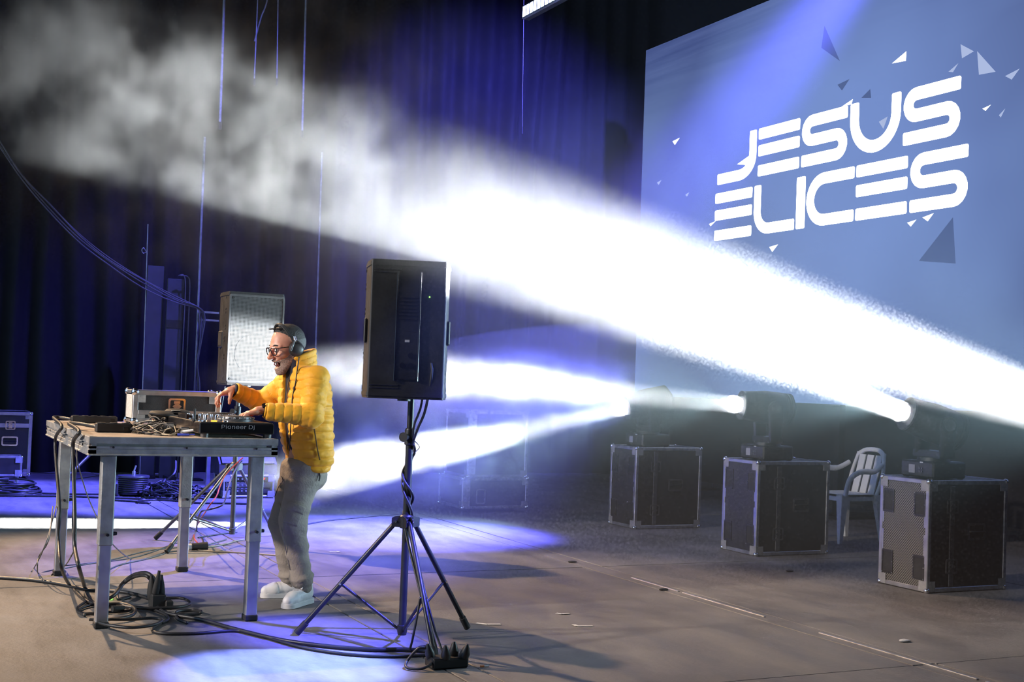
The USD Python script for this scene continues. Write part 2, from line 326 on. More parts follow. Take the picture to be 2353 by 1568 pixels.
LOC = {}
def wthing(name, label, cat_, loc, group=None, kind=None):
    """a thing whose parts are modelled in world coordinates"""
    t = thing(name, label, cat_, loc, 0.0, group, kind); LOC[str(t.GetPath())] = np.array(loc, float); return t
def part(t, name, mesh, m, smooth=35, label=None):
    p = str(t.GetPath()); q = p
    while q not in LOC: q = q.rsplit('/', 1)[0]
    mesh = tm(mesh).copy(); mesh.apply_translation(-LOC[q]); return obj(name, mesh, m, t, smooth, label)

# ---------------------------------------------------------------- the table: a stage deck on four legs
TX0, TX1, TY0, TY1 = -8.882, -6.882, 0.958, 1.958
t = wthing('stage_table', 'tall aluminium framed stage deck used as the equipment table', 'table', (-7.88, 1.458, 0))
part(t, 'deck_panel', box(TX0 + .03, TX1 - .03, TY0 + .03, TY1 - .03, .972, .998, .002), 'ply')
# rail section: u outward, v up, with the two grooves of the extrusion
rp = Polygon([(-.035, 0), (.004, 0), (.004, .006), (0, .010), (0, .030), (-.002, .032), (-.002, .036), (0, .038), (0, .050), (-.011, .052), (-.011, .062), (.002, .064), (.002, .096), (0, .099), (-.035, .099)])
for org, ex, L in (((TX1, TY0, .901), (1, 0, 0), 1.0), ((TX0, TY0, .901), (-1, 0, 0), 1.0), ((TX0, TY0, .901), (0, -1, 0), 2.0), ((TX0, TY1, .901), (0, 1, 0), 2.0)):
    poly = rp; n = np.cross(ex, (0, 0, 1)); o = np.array(org, float)
    along = np.array([0, 1, 0]) if ex[0] else np.array([1, 0, 0])
    if n @ along < 0: o = o + along * L
    r = part(t, 'rail', prism(poly, L, o, ex, (0, 0, 1)), 'alu_dull', False)
    for k in (.12, .5, .88):
        p = np.array(org, float) + along * L * k + np.array(ex) * .001 + [0, 0, .045]
        part(r, 'screw', cyl(p, p + np.array(ex) * .004, .006, n=8), 'black')
for x in (TX1 - .045, TX0 + .155):
    for y in (TY0 + .105, TY1 - .105):
        z = .43
        leg = part(t, 'leg', box(x - .037, x + .037, y - .037, y + .037, z, .903, .006), 'alu_dull')
        part(leg, 'leg_extension', box(x - .032, x + .032, y - .032, y + .032, .02, z + .02, .005), 'alu')
        part(leg, 'rubber_foot', box(x - .037, x + .037, y - .037, y + .037, 0, .034, .006), 'rubber')
        part(leg, 'clamp_bolt', cat([cyl((x + .037, y + .005, .49), (x + .062, y + .005, .49), .008), cyl((x, y + .037, .49), (x, y + .06, .49), .012, .009)]), 'steel_black')

# ---------------------------------------------------------------- flight case building blocks
def edge_bar(p0, p1, w=.026):
    lo, hi = np.minimum(p0, p1) - w / 2, np.maximum(p0, p1) + w / 2
    return box(lo[0], hi[0], lo[1], hi[1], lo[2], hi[2], .004)
def edge_frame(t, x0, x1, y0, y1, z0, z1, w=.026, m='alu', ball_r=.024, inset=None):
    i = w / 2 - .003
    X, Y, Z = (x0 + i, x1 - i), (y0 + i, y1 - i), (z0 + i, z1 - i)
    for y in Y:
        for z in Z: part(t, 'edge_profile', edge_bar((X[0], y, z), (X[1], y, z), w), m)
    for x in X:
        for z in Z: part(t, 'edge_profile', edge_bar((x, Y[0], z), (x, Y[1], z), w), m)
        for y in Y: part(t, 'edge_profile', edge_bar((x, y, Z[0]), (x, y, Z[1]), w), m)
    for x in X:
        for y in Y:
            for z in Z:
                sx, sy, sz = np.sign(x - (x0 + x1) / 2), np.sign(y - (y0 + y1) / 2), np.sign(z - (z0 + z1) / 2)
                c = part(t, 'ball_corner', ball((x + sx * .004, y + sy * .004, z + sz * .004), ball_r), 'chrome', True)
                b = .062
                part(c, 'corner_bracket', cat([box(x + sx * .0145, x + sx * .0165, y - sy * b, y + sy * .012, z - sz * b, z + sz * .012),
                                               box(x - sx * b, x + sx * .012, y + sy * .0145, y + sy * .0165, z - sz * b, z + sz * .012)]), 'alu_dull')
def catch(t, c, ax, m='chrome'):
    """recessed butterfly catch on the face whose outward normal is ax"""
    c = np.array(c, float); n = np.array(ax, float); h = np.cross((0, 0, 1), n)
    dish = prism(rounded(sbox(-.055, -.052, .055, .052), .014).difference(rounded(sbox(-.043, -.040, .043, .040), .01)), .004, c, h, (0, 0, 1))
    k = part(t, 'butterfly_catch', dish, m)
    wing = np.array([[-.03, 0], [-.012, .016], [.012, .016], [.03, 0], [.012, -.016], [-.012, -.016]])
    part(k, 'wing', prism(Polygon(wing), .010, c, h, (0, 0, 1)), m)
    for s in (-.026, .026): part(k, 'latch_plate', prism(sbox(-.02, s - .009, .02, s + .009), .006, c, h, (0, 0, 1)), m)
def recess_handle(t, c, ax, w=.15, hh=.10, m='grey_steel'):
    c = np.array(c, float); n = np.array(ax, float); h = np.cross((0, 0, 1), n)
    k = part(t, 'handle', prism(rounded(sbox(-w / 2, -hh / 2, w / 2, hh / 2), .02).difference(rounded(sbox(-w / 2 + .016, -hh / 2 + .016, w / 2 - .016, hh / 2 - .016), .012)), .006, c, h, (0, 0, 1)), m)
    a, b = c + h * (-w / 2 + .02), c + h * (w / 2 - .02)
    part(k, 'grip', tube([a + n * .004, a + n * .014 + h * .01 , b + n * .014 - h * .01, b + n * .004], .007, per=4), 'rubber')

# the lid at the back of the table
LX0, LX1, LY0, LY1, LZ0, LZ1 = -8.66, -8.385, 1.425, 1.985, 1.016, 1.222
lid = wthing('flight_case', 'aluminium-edged black flight case lid at the back of the table', 'flight case', ((LX0 + LX1) / 2, (LY0 + LY1) / 2, .998))
part(lid, 'body', box(LX0 + .006, LX1 - .006, LY0 + .006, LY1 - .006, LZ0 + .004, LZ1 - .004), 'lam')
edge_frame(lid, LX0, LX1, LY0, LY1, LZ0, LZ1, .034, 'alu', .025)
part(lid, 'seam_profile', box(LX1 - .004, LX1 + .005, LY0 + .03, LY1 - .03, 1.066, 1.098, .003), 'alu')
part(lid, 'end_plate', box(LX0 + .02, LX1 - .02, LY0 - .003, LY0 + .006, LZ0 + .02, LZ1 - .02), 'label', label='pale end plate')
catch(lid, (LX1 + .003, 1.70, 1.125), (1, 0, 0))
for x in (LX0 + .03, LX1 - .03):
    for y in (LY0 + .03, LY1 - .03): part(lid, 'rubber_foot', cyl((x, y, .998), (x, y, LZ0 + .004), .014), 'rubber')
part(lid, 'stay_wire', tube([(LX1 - .03, LY1 + .012, 1.09), (LX1 - .02, LY1 + .022, 1.18), (LX1 - .015, LY1 + .03, 1.265)], .0022, 5), 'alu')

# ---------------------------------------------------------------- the controller under his hands
cx0, cx1, cy0, cy1 = -7.86, -6.985, 1.545, 1.962
dj = wthing('dj_controller', 'black two-deck controller at the corner of the table', 'controller', ((cx0 + cx1) / 2, (cy0 + cy1) / 2, .998))
part(dj, 'body', box(cx0, cx1, cy0, cy1, 1.020, 1.078, .005), 'black_gloss')
part(dj, 'top_plate', box(cx0 + .006, cx1 - .006, cy0 + .006, cy1 - .006, 1.076, 1.083, .003), 'black')
for x in (cx0 + .06, cx1 - .03):
    for y in (cy0 + .035, cy1 - .03): part(dj, 'foot', cyl((x, y, .998), (x, y, 1.022), .022, .024, 20), 'grey_steel')
txt = meshkit.text_mesh('Pioneer Dj', .021, .0012)
w = txt.bounds[1][0]
T = np.eye(4); T[:3, 0], T[:3, 1], T[:3, 2] = (0, 1, 0), (0, 0, 1), (1, 0, 0); T[:3, 3] = (cx1 - .0002, 1.662, 1.049)
txt.apply_scale([.188 / w, 1, 1]); txt.apply_transform(T)
M['logo'] = mat('printed_grey', (0.30, 0.30, 0.34), 0.4, 0.2, 0.05)
part(dj, 'lettering', txt, 'logo', False, 'grey maker lettering on the side')
for jx in (-7.215, -7.66):
    j = part(dj, 'jog_wheel', lathe([(.001, 1.082), (.103, 1.082), (.104, 1.094), (.100, 1.097), (.098, 1.109), (.093, 1.112), (.001, 1.112)], (jx, 1.80, 0), n=48), 'grey_steel')
    part(j, 'platter', lathe([(.001, 1.111), (.086, 1.111), (.085, 1.1145), (.001, 1.1145)], (jx, 1.80, 0), n=40), 'black')
    part(j, 'centre_display', cyl((jx, 1.80, 1.114), (jx, 1.80, 1.1155), .024, n=24), 'screen_grey')
    for k in range(20):
        a = k * 2 * np.pi / 20; c = (jx + .0995 * math.cos(a), 1.80 + .0995 * math.sin(a), 1.103)
        part(j, 'finger_dimple', ball(c, .0065, 1), 'chrome', True)
M['cue_orange'] = glow('cue_light', (1.0, 0.28, 0.03), 4.0)
M['play_green'] = glow('green_led', (0.25, 1.0, 0.1), 3.0)
M['red_led'] = glow('red_led', (1.0, 0.03, 0.03), 3.0)
for k, (x, y) in enumerate([(-7.06, 1.585), (-7.06, 1.64), (-7.05, 1.70), (-7.10, 1.575), (-7.385, 1.585), (-7.385, 1.64)]):
    part(dj, 'button', cyl((x, y, 1.082), (x, y, 1.090), .017, n=18), 'cue_orange' if k == 1 else 'chrome')
for i in range(6):
    for j in range(5):
        x, y = -7.335 - i * .042, 1.60 + j * .058
        if i in (0, 5) and j > 3: continue
        k = part(dj, 'knob', lathe([(.001, 1.082), (.0125, 1.082), (.010, 1.108), (.008, 1.111), (.001, 1.111)], (x, y, 0), n=14), 'chrome' if (i + j) % 3 else 'black', 30)
for i in range(4): part(dj, 'fader', cat([box(-7.36 - i * .055, -7.352 - i * .055, 1.885, 1.945, 1.082, 1.085), box(-7.369 - i * .055, -7.343 - i * .055, 1.905, 1.918, 1.083, 1.100, .003)]), 'black')
part(dj, 'display_unit', box(-7.62, -7.39, 1.555, 1.572, 1.08, 1.112, .003), 'black_gloss')
part(dj, 'aerial', cat([cyl((-7.16, 1.553, 1.082), (-7.16, 1.553, 1.150), .0065, n=8), cyl((-7.16, 1.553, 1.08), (-7.16, 1.553, 1.09), .013, n=12)]), 'black')

# ---------------------------------------------------------------- things lying on the table
def strip_block(name, label, x, y0, y1, zb, hgt=.045, wd=.07, group=None):
    s = wthing(name, label, 'power strip', (x, (y0 + y1) / 2, zb))
    part(s, 'body', box(x - wd / 2, x + wd / 2, y0, y1, zb, zb + hgt, .006), 'black')
    n = int((y1 - y0) / .055)
    for i in range(n):
        y = y0 + (i + .5) * (y1 - y0) / n
        part(s, 'socket', cyl((x, y, zb + hgt - .002), (x, y, zb + hgt + .003), .021, n=16), 'rubber')
    part(s, 'switch', box(x + wd / 2 - .002, x + wd / 2 + .004, y1 - .05, y1 - .02, zb + .012, zb + .032, .002), 'black_gloss')
    return s
strip_block('power_strip', 'black power strip at the far left corner of the table', -8.60, 1.075, 1.36, .998)
strip_block('power_strip', 'black power strip near the front left edge of the table', -7.42, 1.06, 1.255, .998, .052)
def tangle(n, cx, cy, rx, ry, z0, hz, r, seed):
    g = np.random.default_rng(seed); out = []
    for _ in range(n):
        k = g.integers(5, 9); a = g.uniform(0, 6.28) + np.cumsum(g.uniform(.5, 1.3, k)); q = g.uniform(.25, 1, k)
        p = np.stack([cx + rx * q * np.cos(a), cy + ry * q * np.sin(a), z0 + r + g.uniform(0, hz, k) * (1.1 - q * .8)], 1)
        p[0, 2] = p[-1, 2] = z0 + r; s = spline(p, 7); s[:, 2] = np.maximum(s[:, 2], z0 + r); out.append(tube(s, r, 6, raw=True))
    return out
heap = wthing('cable_tangle', 'tangle of thin black, grey and tan cables beside the controller', 'cables', (-7.35, 1.38, .998), kind='stuff')
part(heap, 'black_cables', cat(tangle(13, -7.40, 1.385, .33, .145, .998, .10, .0042, 1)), 'cable', True)
part(heap, 'grey_cables', cat(tangle(7, -7.36, 1.38, .30, .14, .998, .10, .0034, 2)), 'cable_grey', True)
part(heap, 'tan_cables', cat(tangle(4, -7.30, 1.40, .26, .13, .998, .09, .0034, 3)), 'cable_tan', True)
part(heap, 'red_cables', cat(tangle(1, -7.45, 1.42, .16, .10, .998, .10, .003, 8)), 'cable_red', True)
part(heap, 'blue_plug', cat([cyl((-7.05, 1.44, 1.008), (-7.03, 1.50, 1.010), .008, .006), cyl((-7.03, 1.50, 1.010), (-7.025, 1.53, 1.012), .004)]), mat('blue_plug_plastic', (0.05, 0.08, 0.5), 0.4))
part(heap, 'white_plug', cat([cyl((-7.10, 1.47, 1.02), (-7.06, 1.53, 1.035), .008, .007)]), 'white_plastic')
h0, h1 = at(373, 951, x=-7.98), at(408, 946, x=-8.04)
ph = wthing('spare_headphones', 'second pair of black headphones lying with ear cups flat behind the cable tangle', 'headphones', (h0[0], h0[1], .998))
for hc_, tilt in ((h0, (0, .10, 1)), (h1, (0, .06, 1))):
    part(ph, 'ear_cup', lathe([(.001, -.022), (.062, -.021), (.080, -.010), (.081, -.002), (.066, .010), (.03, .017), (.001, .018)], hc_, tilt, 30), 'rubber')
part(ph, 'headband', tube([h0 + (.0, -.075, -.01), h0 + (.09, -.05, -.05), h0 + (.11, .06, h0[2] * 0 + 1.012 - h0[2]), h1 + (.13, .05, 1.012 - h1[2]), h1 + (.07, .075, -.05), h1 + (.0, .07, -.012)], .011, 8), 'rubber')
part(ph, 'label', box(h0[0] - .01, h0[0] + .02, h0[1] + .055, h0[1] + .105, h0[2] + .019, h0[2] + .022), 'label')
part(ph, 'rest_block', box(h0[0] - .06, h0[0] + .03, h0[1] - .05, h1[1] + .05, .998, h0[2] - .025, .01), 'black')
for nm_, y, z, lab in (('adapter_box', 1.46, 1.055, 'small clear adapter box with a pale label lying left of the controller'), ('adapter_box', 1.53, 1.035, 'small clear adapter box with a pale label touching the controller')):
    a = wthing(nm_, lab, 'adapter', (-7.16 - (1.53 - y) * .9, y - .03, .998))
    x = -7.16 - (1.53 - y) * .9
    part(a, 'case', box(x - .03, x + .02, y - .055, y - .005, .998, z + .012, .005), 'grey_steel')
    part(a, 'label', box(x + .0195, x + .021, y - .050, y - .010, z - .016, z + .006), 'label')

# ---------------------------------------------------------------- loudspeakers on tripods
def speaker(name, label, loc, rz, z0, h=.705, back=True):
    """two-way plastic loudspeaker. local: grille faces +x, back -x, base at z0"""
    wf, wb, d = .44, .385, .36
    t = thing(name, label, 'loudspeaker', (loc[0], loc[1], z0), rz)
    pl = Polygon([(.19, -wf / 2), (.19, wf / 2), (.02, wf / 2 - .004), (-.17, wb / 2), (-.17, -wb / 2), (.02, -wf / 2 + .004)]).buffer(-.012).buffer(.012, quad_segs=4)
    shell = prism(pl, h, (0, 0, 0), (1, 0, 0), (0, 1, 0))
    body = obj('cabinet', shell, 'cabinet', t, 25)
    for z in (.012, h - .030): obj('cap_band', prism(pl.buffer(.004), .018, (0, 0, z), (1, 0, 0), (0, 1, 0)), 'cabinet', t, 25)
    g = obj('grille_frame', prism(rounded(sbox(-wf / 2, .02, wf / 2, h - .02), .02).difference(rounded(sbox(-wf / 2 + .014, .034, wf / 2 - .014, h - .034), .012)), .016, (.188, 0, 0), (0, 1, 0), (0, 0, 1)), 'grey_steel', t)
    obj('grille', prism(rounded(sbox(-wf / 2 + .012, .032, wf / 2 - .012, h - .032), .012), .008, (.190, 0, 0), (0, 1, 0), (0, 0, 1)), perf, g, False)
    obj('woofer_ring', lathe([(.150, .1975), (.152, .1987), (.164, .1987), (.166, .1975)], (0, 0, h * .34), (1, 0, 0), 40), perf, g, True)
    for y in (-wf / 2 + .03, wf / 2 - .03):
        for z in (.05, h - .05): obj('grille_screw', cyl((.196, y, z), (.203, y, z), .008, n=10), 'black', g)
    if back:
        # side handle, amplifier plate, ribs, slots, label and lamp
        for s in (-1, 1):
            hd = obj('side_handle', box(-.09, .03, s * (wf / 2 - .012), s * (wf / 2 + .001), h * .40, h * .58, .006), 'cabinet', t)
            obj('hand_recess', box(-.075, .015, s * (wf / 2 - .006), s * (wf / 2 + .0025), h * .425, h * .555), 'rubber', hd)
        a = obj('amplifier_plate', prism(rounded(sbox(-.055, .10, .055, h - .07), .012), .012, (-.168, 0, 0), (0, -1, 0), (0, 0, 1)), 'black', t)
        for y in (-.058, .058): obj('plate_edge', box(-.186, -.168, y - .004, y + .004, .09, h - .06, .002), 'black_gloss', a)
        for k in range(7): obj('cooling_fin', box(-.19, -.178, -.045, .045, h - .30 + k * .018, h - .292 + k * .018), 'black', a)
        for z, y in ((.17, -.02), (.17, .02), (.22, -.02)): obj('connector', cyl((-.19, y, z), (-.178, y, z), .014, n=14), 'black_gloss', a)
        obj('badge', box(-.1825, -.179, -.012, .012, .288, .300), 'label', a)
        obj('status_lamp', ball((-.176, -.105, h * .74), .0042, 1), 'play_green', t, True)
        for z in (.052, .066, h - .066, h - .052): obj('rib', box(-.176, -.168, .035, wb / 2 - .012, z, z + .007, .002), 'cabinet', t)
        for s in (-1, 1):
            for z in (.04, .05, .20, .225, .34, .365, .43, .455, .56, .585, h - .05):
                obj('clip_slot', box(.085, .105, s * (wf / 2 - .004), s * (wf / 2 + .0015), z, z + .012), 'rubber', t)
    obj('pole_socket', cyl((0, 0, -.012), (0, 0, .01), .035), 'black', t)
    return t
perf = usdkit.material(stage, LK + 'perforated_steel', {"t": ("texture_coordinate", {}), "v": ("voronoi_texture", {"scale": 95.0, "randomness": 0.0}),
    "r": ("rgb_ramp", {"ramp": [(0.0, (0.008, 0.008, 0.008)), (0.38, (0.01, 0.01, 0.01)), (0.44, (0.10, 0.10, 0.105)), (1, (0.10, 0.10, 0.105))]}),
    "p": ("principled_bsdf", {"roughness": 0.42, "metallic": 0.35})}, [("t.object", "v.vector"), ("v.distance", "r.fac"), ("r.color", "p.base_color")], surface="p.BSDF")

def tripod(name, label, c, feet, z_top, hub_z, low_z=.045, mid=.55, m='steel_black', collar_z=None):
    c = np.array((c[0], c[1], 0), float); t = wthing(name, label, 'speaker stand', (c[0], c[1], 0))
    P = lambda z: (c[0], c[1], z)
    part(t, 'pole', cyl(P(low_z), P(collar_z or hub_z + .35), .0195, n=20), m)
    part(t, 'inner_pole', cyl(P((collar_z or hub_z + .35) - .02), P(z_top), .0165, n=20), m)
    cz = collar_z or hub_z + .35
    k = part(t, 'collar', lathe([(.02, -.045), (.027, -.04), (.027, .035), (.021, .045)], P(cz), n=20), 'black')
    d = np.array([.6, -.8, 0]); part(k, 'clamp_knob', cyl(np.array(P(cz)) + d * .02, np.array(P(cz)) + d * .065, .012, .025, 14), 'rubber')
    part(k, 'safety_pin', tube([np.array(P(cz - .02)) + (.02, .02, 0), np.array(P(cz - .05)) + (.03, .045, 0), np.array(P(cz - .08)) + (.01, .03, 0)], .003, 5), 'chrome')
    h = part(t, 'hub', lathe([(.021, -.035), (.033, -.033), (.036, .028), (.03, .036), (.021, .038)], P(hub_z), n=20), m)
    lo = part(t, 'lower_hub', lathe([(.001, -.02), (.022, -.018), (.026, .0), (.026, .03), (.02, .034)], P(low_z), n=16), m)
    for f in feet:
        f = np.array([f[0], f[1], .016]); d = f - c; d[2] = 0; d /= np.linalg.norm(d); n = np.array([-d[1], d[0], 0])
        a = np.array(P(hub_z)) + d * .052
        part(h, 'leg_bracket', cat([prism(rounded(Polygon([(.02, -.03), (.075, -.026), (.075, .02), (.02, .03)]), .008), .005, np.array(P(hub_z)) + n * s - n * .0025, d, (0, 0, 1)) for s in (-.016, .016)]), m)
        part(h, 'bolt', cyl(a - n * .022, a + n * .022, .006, n=8), 'chrome')
        lg = part(t, 'leg', cyl(a, f + d * .0, .0135, n=14), m)
        e = (f - a) / np.linalg.norm(f - a)
        part(lg, 'rubber_foot', cyl(f - e * .07, f + e * .004, .018, .019, 14), 'rubber')
        b = a + (f - a) * mid
        part(lg, 'brace', cyl(np.array(P(low_z)) + d * .02 + (0, 0, .01), b, .0075, n=10), m)
        part(lg, 'brace_bolt', cyl(b - n * .02, b + n * .02, .006, n=8), 'chrome')
    return t
fa, fb, fc = fl(683, 1461), fl(1073, 1448), fl(1000, 1528)
tripod('speaker_stand', 'black tripod stand carrying the loudspeaker turned away, nearest the camera', (-6.155, 2.45), (fa, fb, fc), 1.262, .62, .055, .56, 'steel_black', 1.06)
speaker('loudspeaker', 'black loudspeaker showing its back, on the nearest tripod stand', (-6.155, 2.41), 160, 1.258)
fd, fe = fl(383, 1273), fl(660, 1195)
tripod('speaker_stand', 'grey tripod stand behind the table under the bright-lit loudspeaker', (-9.98, 2.50), (fd, (-10.45, 2.98), (-10.35, 1.98)), 1.272, .615, .10, .62, 'grey_steel', 1.05)
speaker('loudspeaker', 'loudspeaker with brightly lit metal grille behind the man', (-9.93, 2.55), 2, 1.262, .725)

# ---------------------------------------------------------------- flight cases with moving heads along the LED wall
mesh_mat = usdkit.material(stage, LK + 'case_front_mesh', {"t": ("texture_coordinate", {}), "mp": ("mapping", {"rotation": (0, 0.785, 0)}), "v": ("voronoi_texture", {"scale": 70.0, "randomness": 0.0}),
    "r": ("rgb_ramp", {"ramp": [(0.0, (0.01, 0.01, 0.012)), (0.42, (0.012, 0.012, 0.014)), (0.5, (0.20, 0.185, 0.15)), (1, (0.22, 0.20, 0.16))]}), "p": ("principled_bsdf", {"roughness": 0.45})},
    [("t.object", "mp.vector"), ("mp.vector", "v.vector"), ("v.distance", "r.fac"), ("r.color", "p.base_color")], surface="p.BSDF")
CA, CB, CH = .479, .754, .783
def tour_case(label, x1, y0, mesh_front=False):
    x0, y1 = x1 - CA, y0 + CB
    t = wthing('flight_case', label, 'flight case', ((x0 + x1) / 2, (y0 + y1) / 2, 0), 'cases under the moving heads' if False else None)
    part(t, 'body', box(x0 + .006, x1 - .006, y0 + .008, y1 - .006, .012, CH - .004), 'lam')
    edge_frame(t, x0, x1, y0, y1, .006, CH, .032, 'alu', .021)
    pnl = part(t, 'front_panel', box(x0 + .03, x1 - .03, y0 + .003, y0 + .012, .035, CH - .03), mesh_mat if mesh_front else 'lam', False)
    for x in (x0 + .085, x1 - .085):
        for z in (.17, .61):
            d = part(pnl, 'recessed_dish', prism(rounded(sbox(-.055, -.085, .055, .085), .008).difference(sbox(-.043, -.070, .043, .070)), .006, (x, y0 + .004, z), (1, 0, 0), (0, 0, 1)), 'black')
            part(d, 'dish_floor', box(x - .043, x + .043, y0 + .0005, y0 + .004, z - .07, z + .07), 'rubber')
            for sx in (-.049, .049):
                for sz in (-.078, 0, .078): part(d, 'rivet', ball((x + sx, y0 - .002, z + sz), .0045, 1), 'chrome', True)
    for z in (.30, .55):
        for x, s in ((x0 + .034, 1), (x1 - .034, -1)): part(pnl, 'hinge_strip', box(x - .007, x + .007, y0 - .001, y0 + .006, z - .10, z + .10), 'alu')
    # tongue and groove split and catches on the long side
    part(t, 'split_profile', box(x1 - .004, x1 + .004, y0 + .20, y0 + .245, .04, CH - .04, .002), 'grey_steel')
    part(t, 'split_profile', box(x0 - .004, x0 + .004, y0 + .20, y0 + .245, .04, CH - .04, .002), 'grey_steel')
    catch(t, (x1 + .003, y0 + .222, .60), (1, 0, 0), 'grey_steel'); catch(t, (x1 + .003, y0 + .222, .18), (1, 0, 0), 'grey_steel')
    recess_handle(t, (x1 - .004, y0 + .46, .42), (1, 0, 0), .17, .12)
    return t
def moving_head(label, c, lens, to, zb=CH):
    """beam moving head: base, yoke and a barrel that points along its beam"""
    c = np.array(c, float); lens = np.array(lens, float); d = np.array(to, float) - lens; d /= np.linalg.norm(d)
    t = wthing('moving_head', label, 'moving head light', (c[0], c[1], zb))
    b = part(t, 'base', box(c[0] - .16, c[0] + .16, c[1] - .16, c[1] + .16, zb + .006, zb + .125, .012), 'black')
    for x in (-.13, .13):
        for y in (-.13, .13): part(b, 'foot', cyl((c[0] + x, c[1] + y, zb), (c[0] + x, c[1] + y, zb + .01), .02, n=12), 'rubber')
    part(b, 'display', box(c[0] - .075, c[0] - .015, c[1] - .163, c[1] - .155, zb + .035, zb + .095), 'screen_grey')
    for k in range(4): part(b, 'key', cyl((c[0] + .03 + .022 * (k % 2), c[1] - .164, zb + .05 + .022 * (k // 2)), (c[0] + .03 + .022 * (k % 2), c[1] - .155, zb + .05 + .022 * (k // 2)), .007, n=8), 'grey_steel')
    part(b, 'badge', box(c[0] + .03, c[0] + .06, c[1] - .1605, c[1] - .1585, zb + .112, zb + .119), 'label')
    part(t, 'turntable', cyl((c[0], c[1], zb + .12), (c[0], c[1], zb + .15), .12, .11, 28), 'black')
    hx = np.array([-d[1], d[0], 0]); hx /= np.linalg.norm(hx); piv = lens - d * .30
    part(t, 'yoke', prism(Polygon([(-.185, 0), (.185, 0), (.185, .05), (-.185, .05)]), .12, np.array([c[0], c[1], zb + .148]) - np.cross(hx, (0, 0, 1)) * .06, hx, (0, 0, 1)), 'black')
    for s in (-1, 1):
        o = np.array([c[0], c[1], zb + .15]) + hx * s * .165; e = piv + hx * s * .165
        arm = part(t, 'yoke_arm', trimesh.Trimesh(*_hull(np.vstack([box(o[0] - .02, o[0] + .02, o[1] - .055, o[1] + .055, o[2], o[2] + .05, .008).vertices, cyl(e - hx * .018, e + hx * .018, .06, n=20).vertices])), process=False), 'black')
        part(arm, 'pivot_cap', cyl(e + hx * s * .018, e + hx * s * .026, .04, n=20), 'grey_steel')
    hd = part(t, 'head', lathe([(.05, -.24), (.115, -.20), (.138, -.10), (.140, .04), (.128, .14), (.118, .235), (.106, .24), (.104, .215), (.001, .213)], piv, d, 36), 'black')
    part(hd, 'lens', lathe([(.001, .231), (.05, .229), (.10, .217), (.10, .214)], piv, d, 30), lens_mat, True)
    part(hd, 'lens_ring', lathe([(.106, .23), (.121, .23), (.121, .246), (.106, .246)], piv, d, 30), 'grey_steel')
    for k in range(5): part(hd, 'cooling_rib', lathe([(.10, -.19 + k * .022), (.137, -.186 + k * .022), (.137, -.178 + k * .022), (.10, -.174 + k * .022)], piv, d, 28), 'black')
    return t
lens_mat = glow('lamp_lens', (0.95, 0.98, 1.0), 25.0)
where = ['farthest along the LED wall', 'second from the right in the row', 'rightmost in view, with a perforated mesh front', 'just outside the right edge of the picture']
mh = ['on the farthest flight case, its beam aimed down at the floor', 'on the middle flight case, aimed level at the bright grille', 'on the mesh-fronted flight case beside the plastic chair', 'on the nearest flight case, throwing the widest beam']
for i, (x1, y0) in enumerate(((-10.382, 6.470), (-8.514, 6.487), (-6.662, 6.554), (-4.76, 6.56))):
    tour_case(f'black flight case with aluminium edges, {where[i]}', x1, y0, i == 2)
    L, to, half, soft, pw = HEADS[i]
    moving_head(f'black moving head light {mh[i]}', (x1 - CA / 2, y0 + .27, 0), L, to)
    d = np.array(to, float) - np.array(L); d /= np.linalg.norm(d)
    spot('beam' if i == 0 else f'beam_{i:03d}', np.array(L) + d * (.0 if i < 3 else .05), to, half, soft, WHITE, pw, .075 if i < 3 else .13)
    # added teal fill at the lens, standing for beam light scattered in haze
    spot('added_veil_fill' if i == 0 else f'added_veil_fill_{i:03d}', np.array(L) + d * .09, to, 42, 1.0, (0.55, 0.86, 1.0), 210, .05)

# ---------------------------------------------------------------- the road cases stacked in the haze
fx, fy = -11.93, 5.46
lowc = wthing('flight_case', 'low flight case under a taller one, standing in blue haze beyond the tripod', 'flight case', (fx - .3, fy + .3, 0))
part(lowc, 'body', box(fx - .62, fx - .004, fy - .10, fy + .64, .05, .34), 'lam'); edge_frame(lowc, fx - .626, fx, fy - .106, fy + .646, .045, .36, .03, 'alu', .022)
for x in (fx - .5, fx - .12):
    for y in (fy + .02, fy + .52): part(lowc, 'caster', cyl((x, y - .015, .03), (x, y + .015, .03), .03, n=14), 'rubber')
recess_handle(lowc, (fx + .002, fy + .10, .17), (1, 0, 0), .11, .16, 'alu'); part(lowc, 'corner_plate', box(fx - .002, fx + .004, fy - .1, fy - .02, .06, .35), 'alu')
upc = wthing('flight_case', 'tall flight case stacked on the low one in blue haze', 'flight case', (fx - .3, fy + .3, .36))
part(upc, 'body', box(fx - .60, fx - .01, fy - .05, fy + .62, .375, 1.04), 'lam'); edge_frame(upc, fx - .606, fx - .004, fy - .056, fy + .626, .366, 1.05, .03, 'alu', .021)
part(upc, 'edge_plate', box(fx - .006, fx + .002, fy - .05, fy + .03, .40, 1.02), 'alu'); catch(upc, (fx - .30, fy - .056, .62), (0, -1, 0))

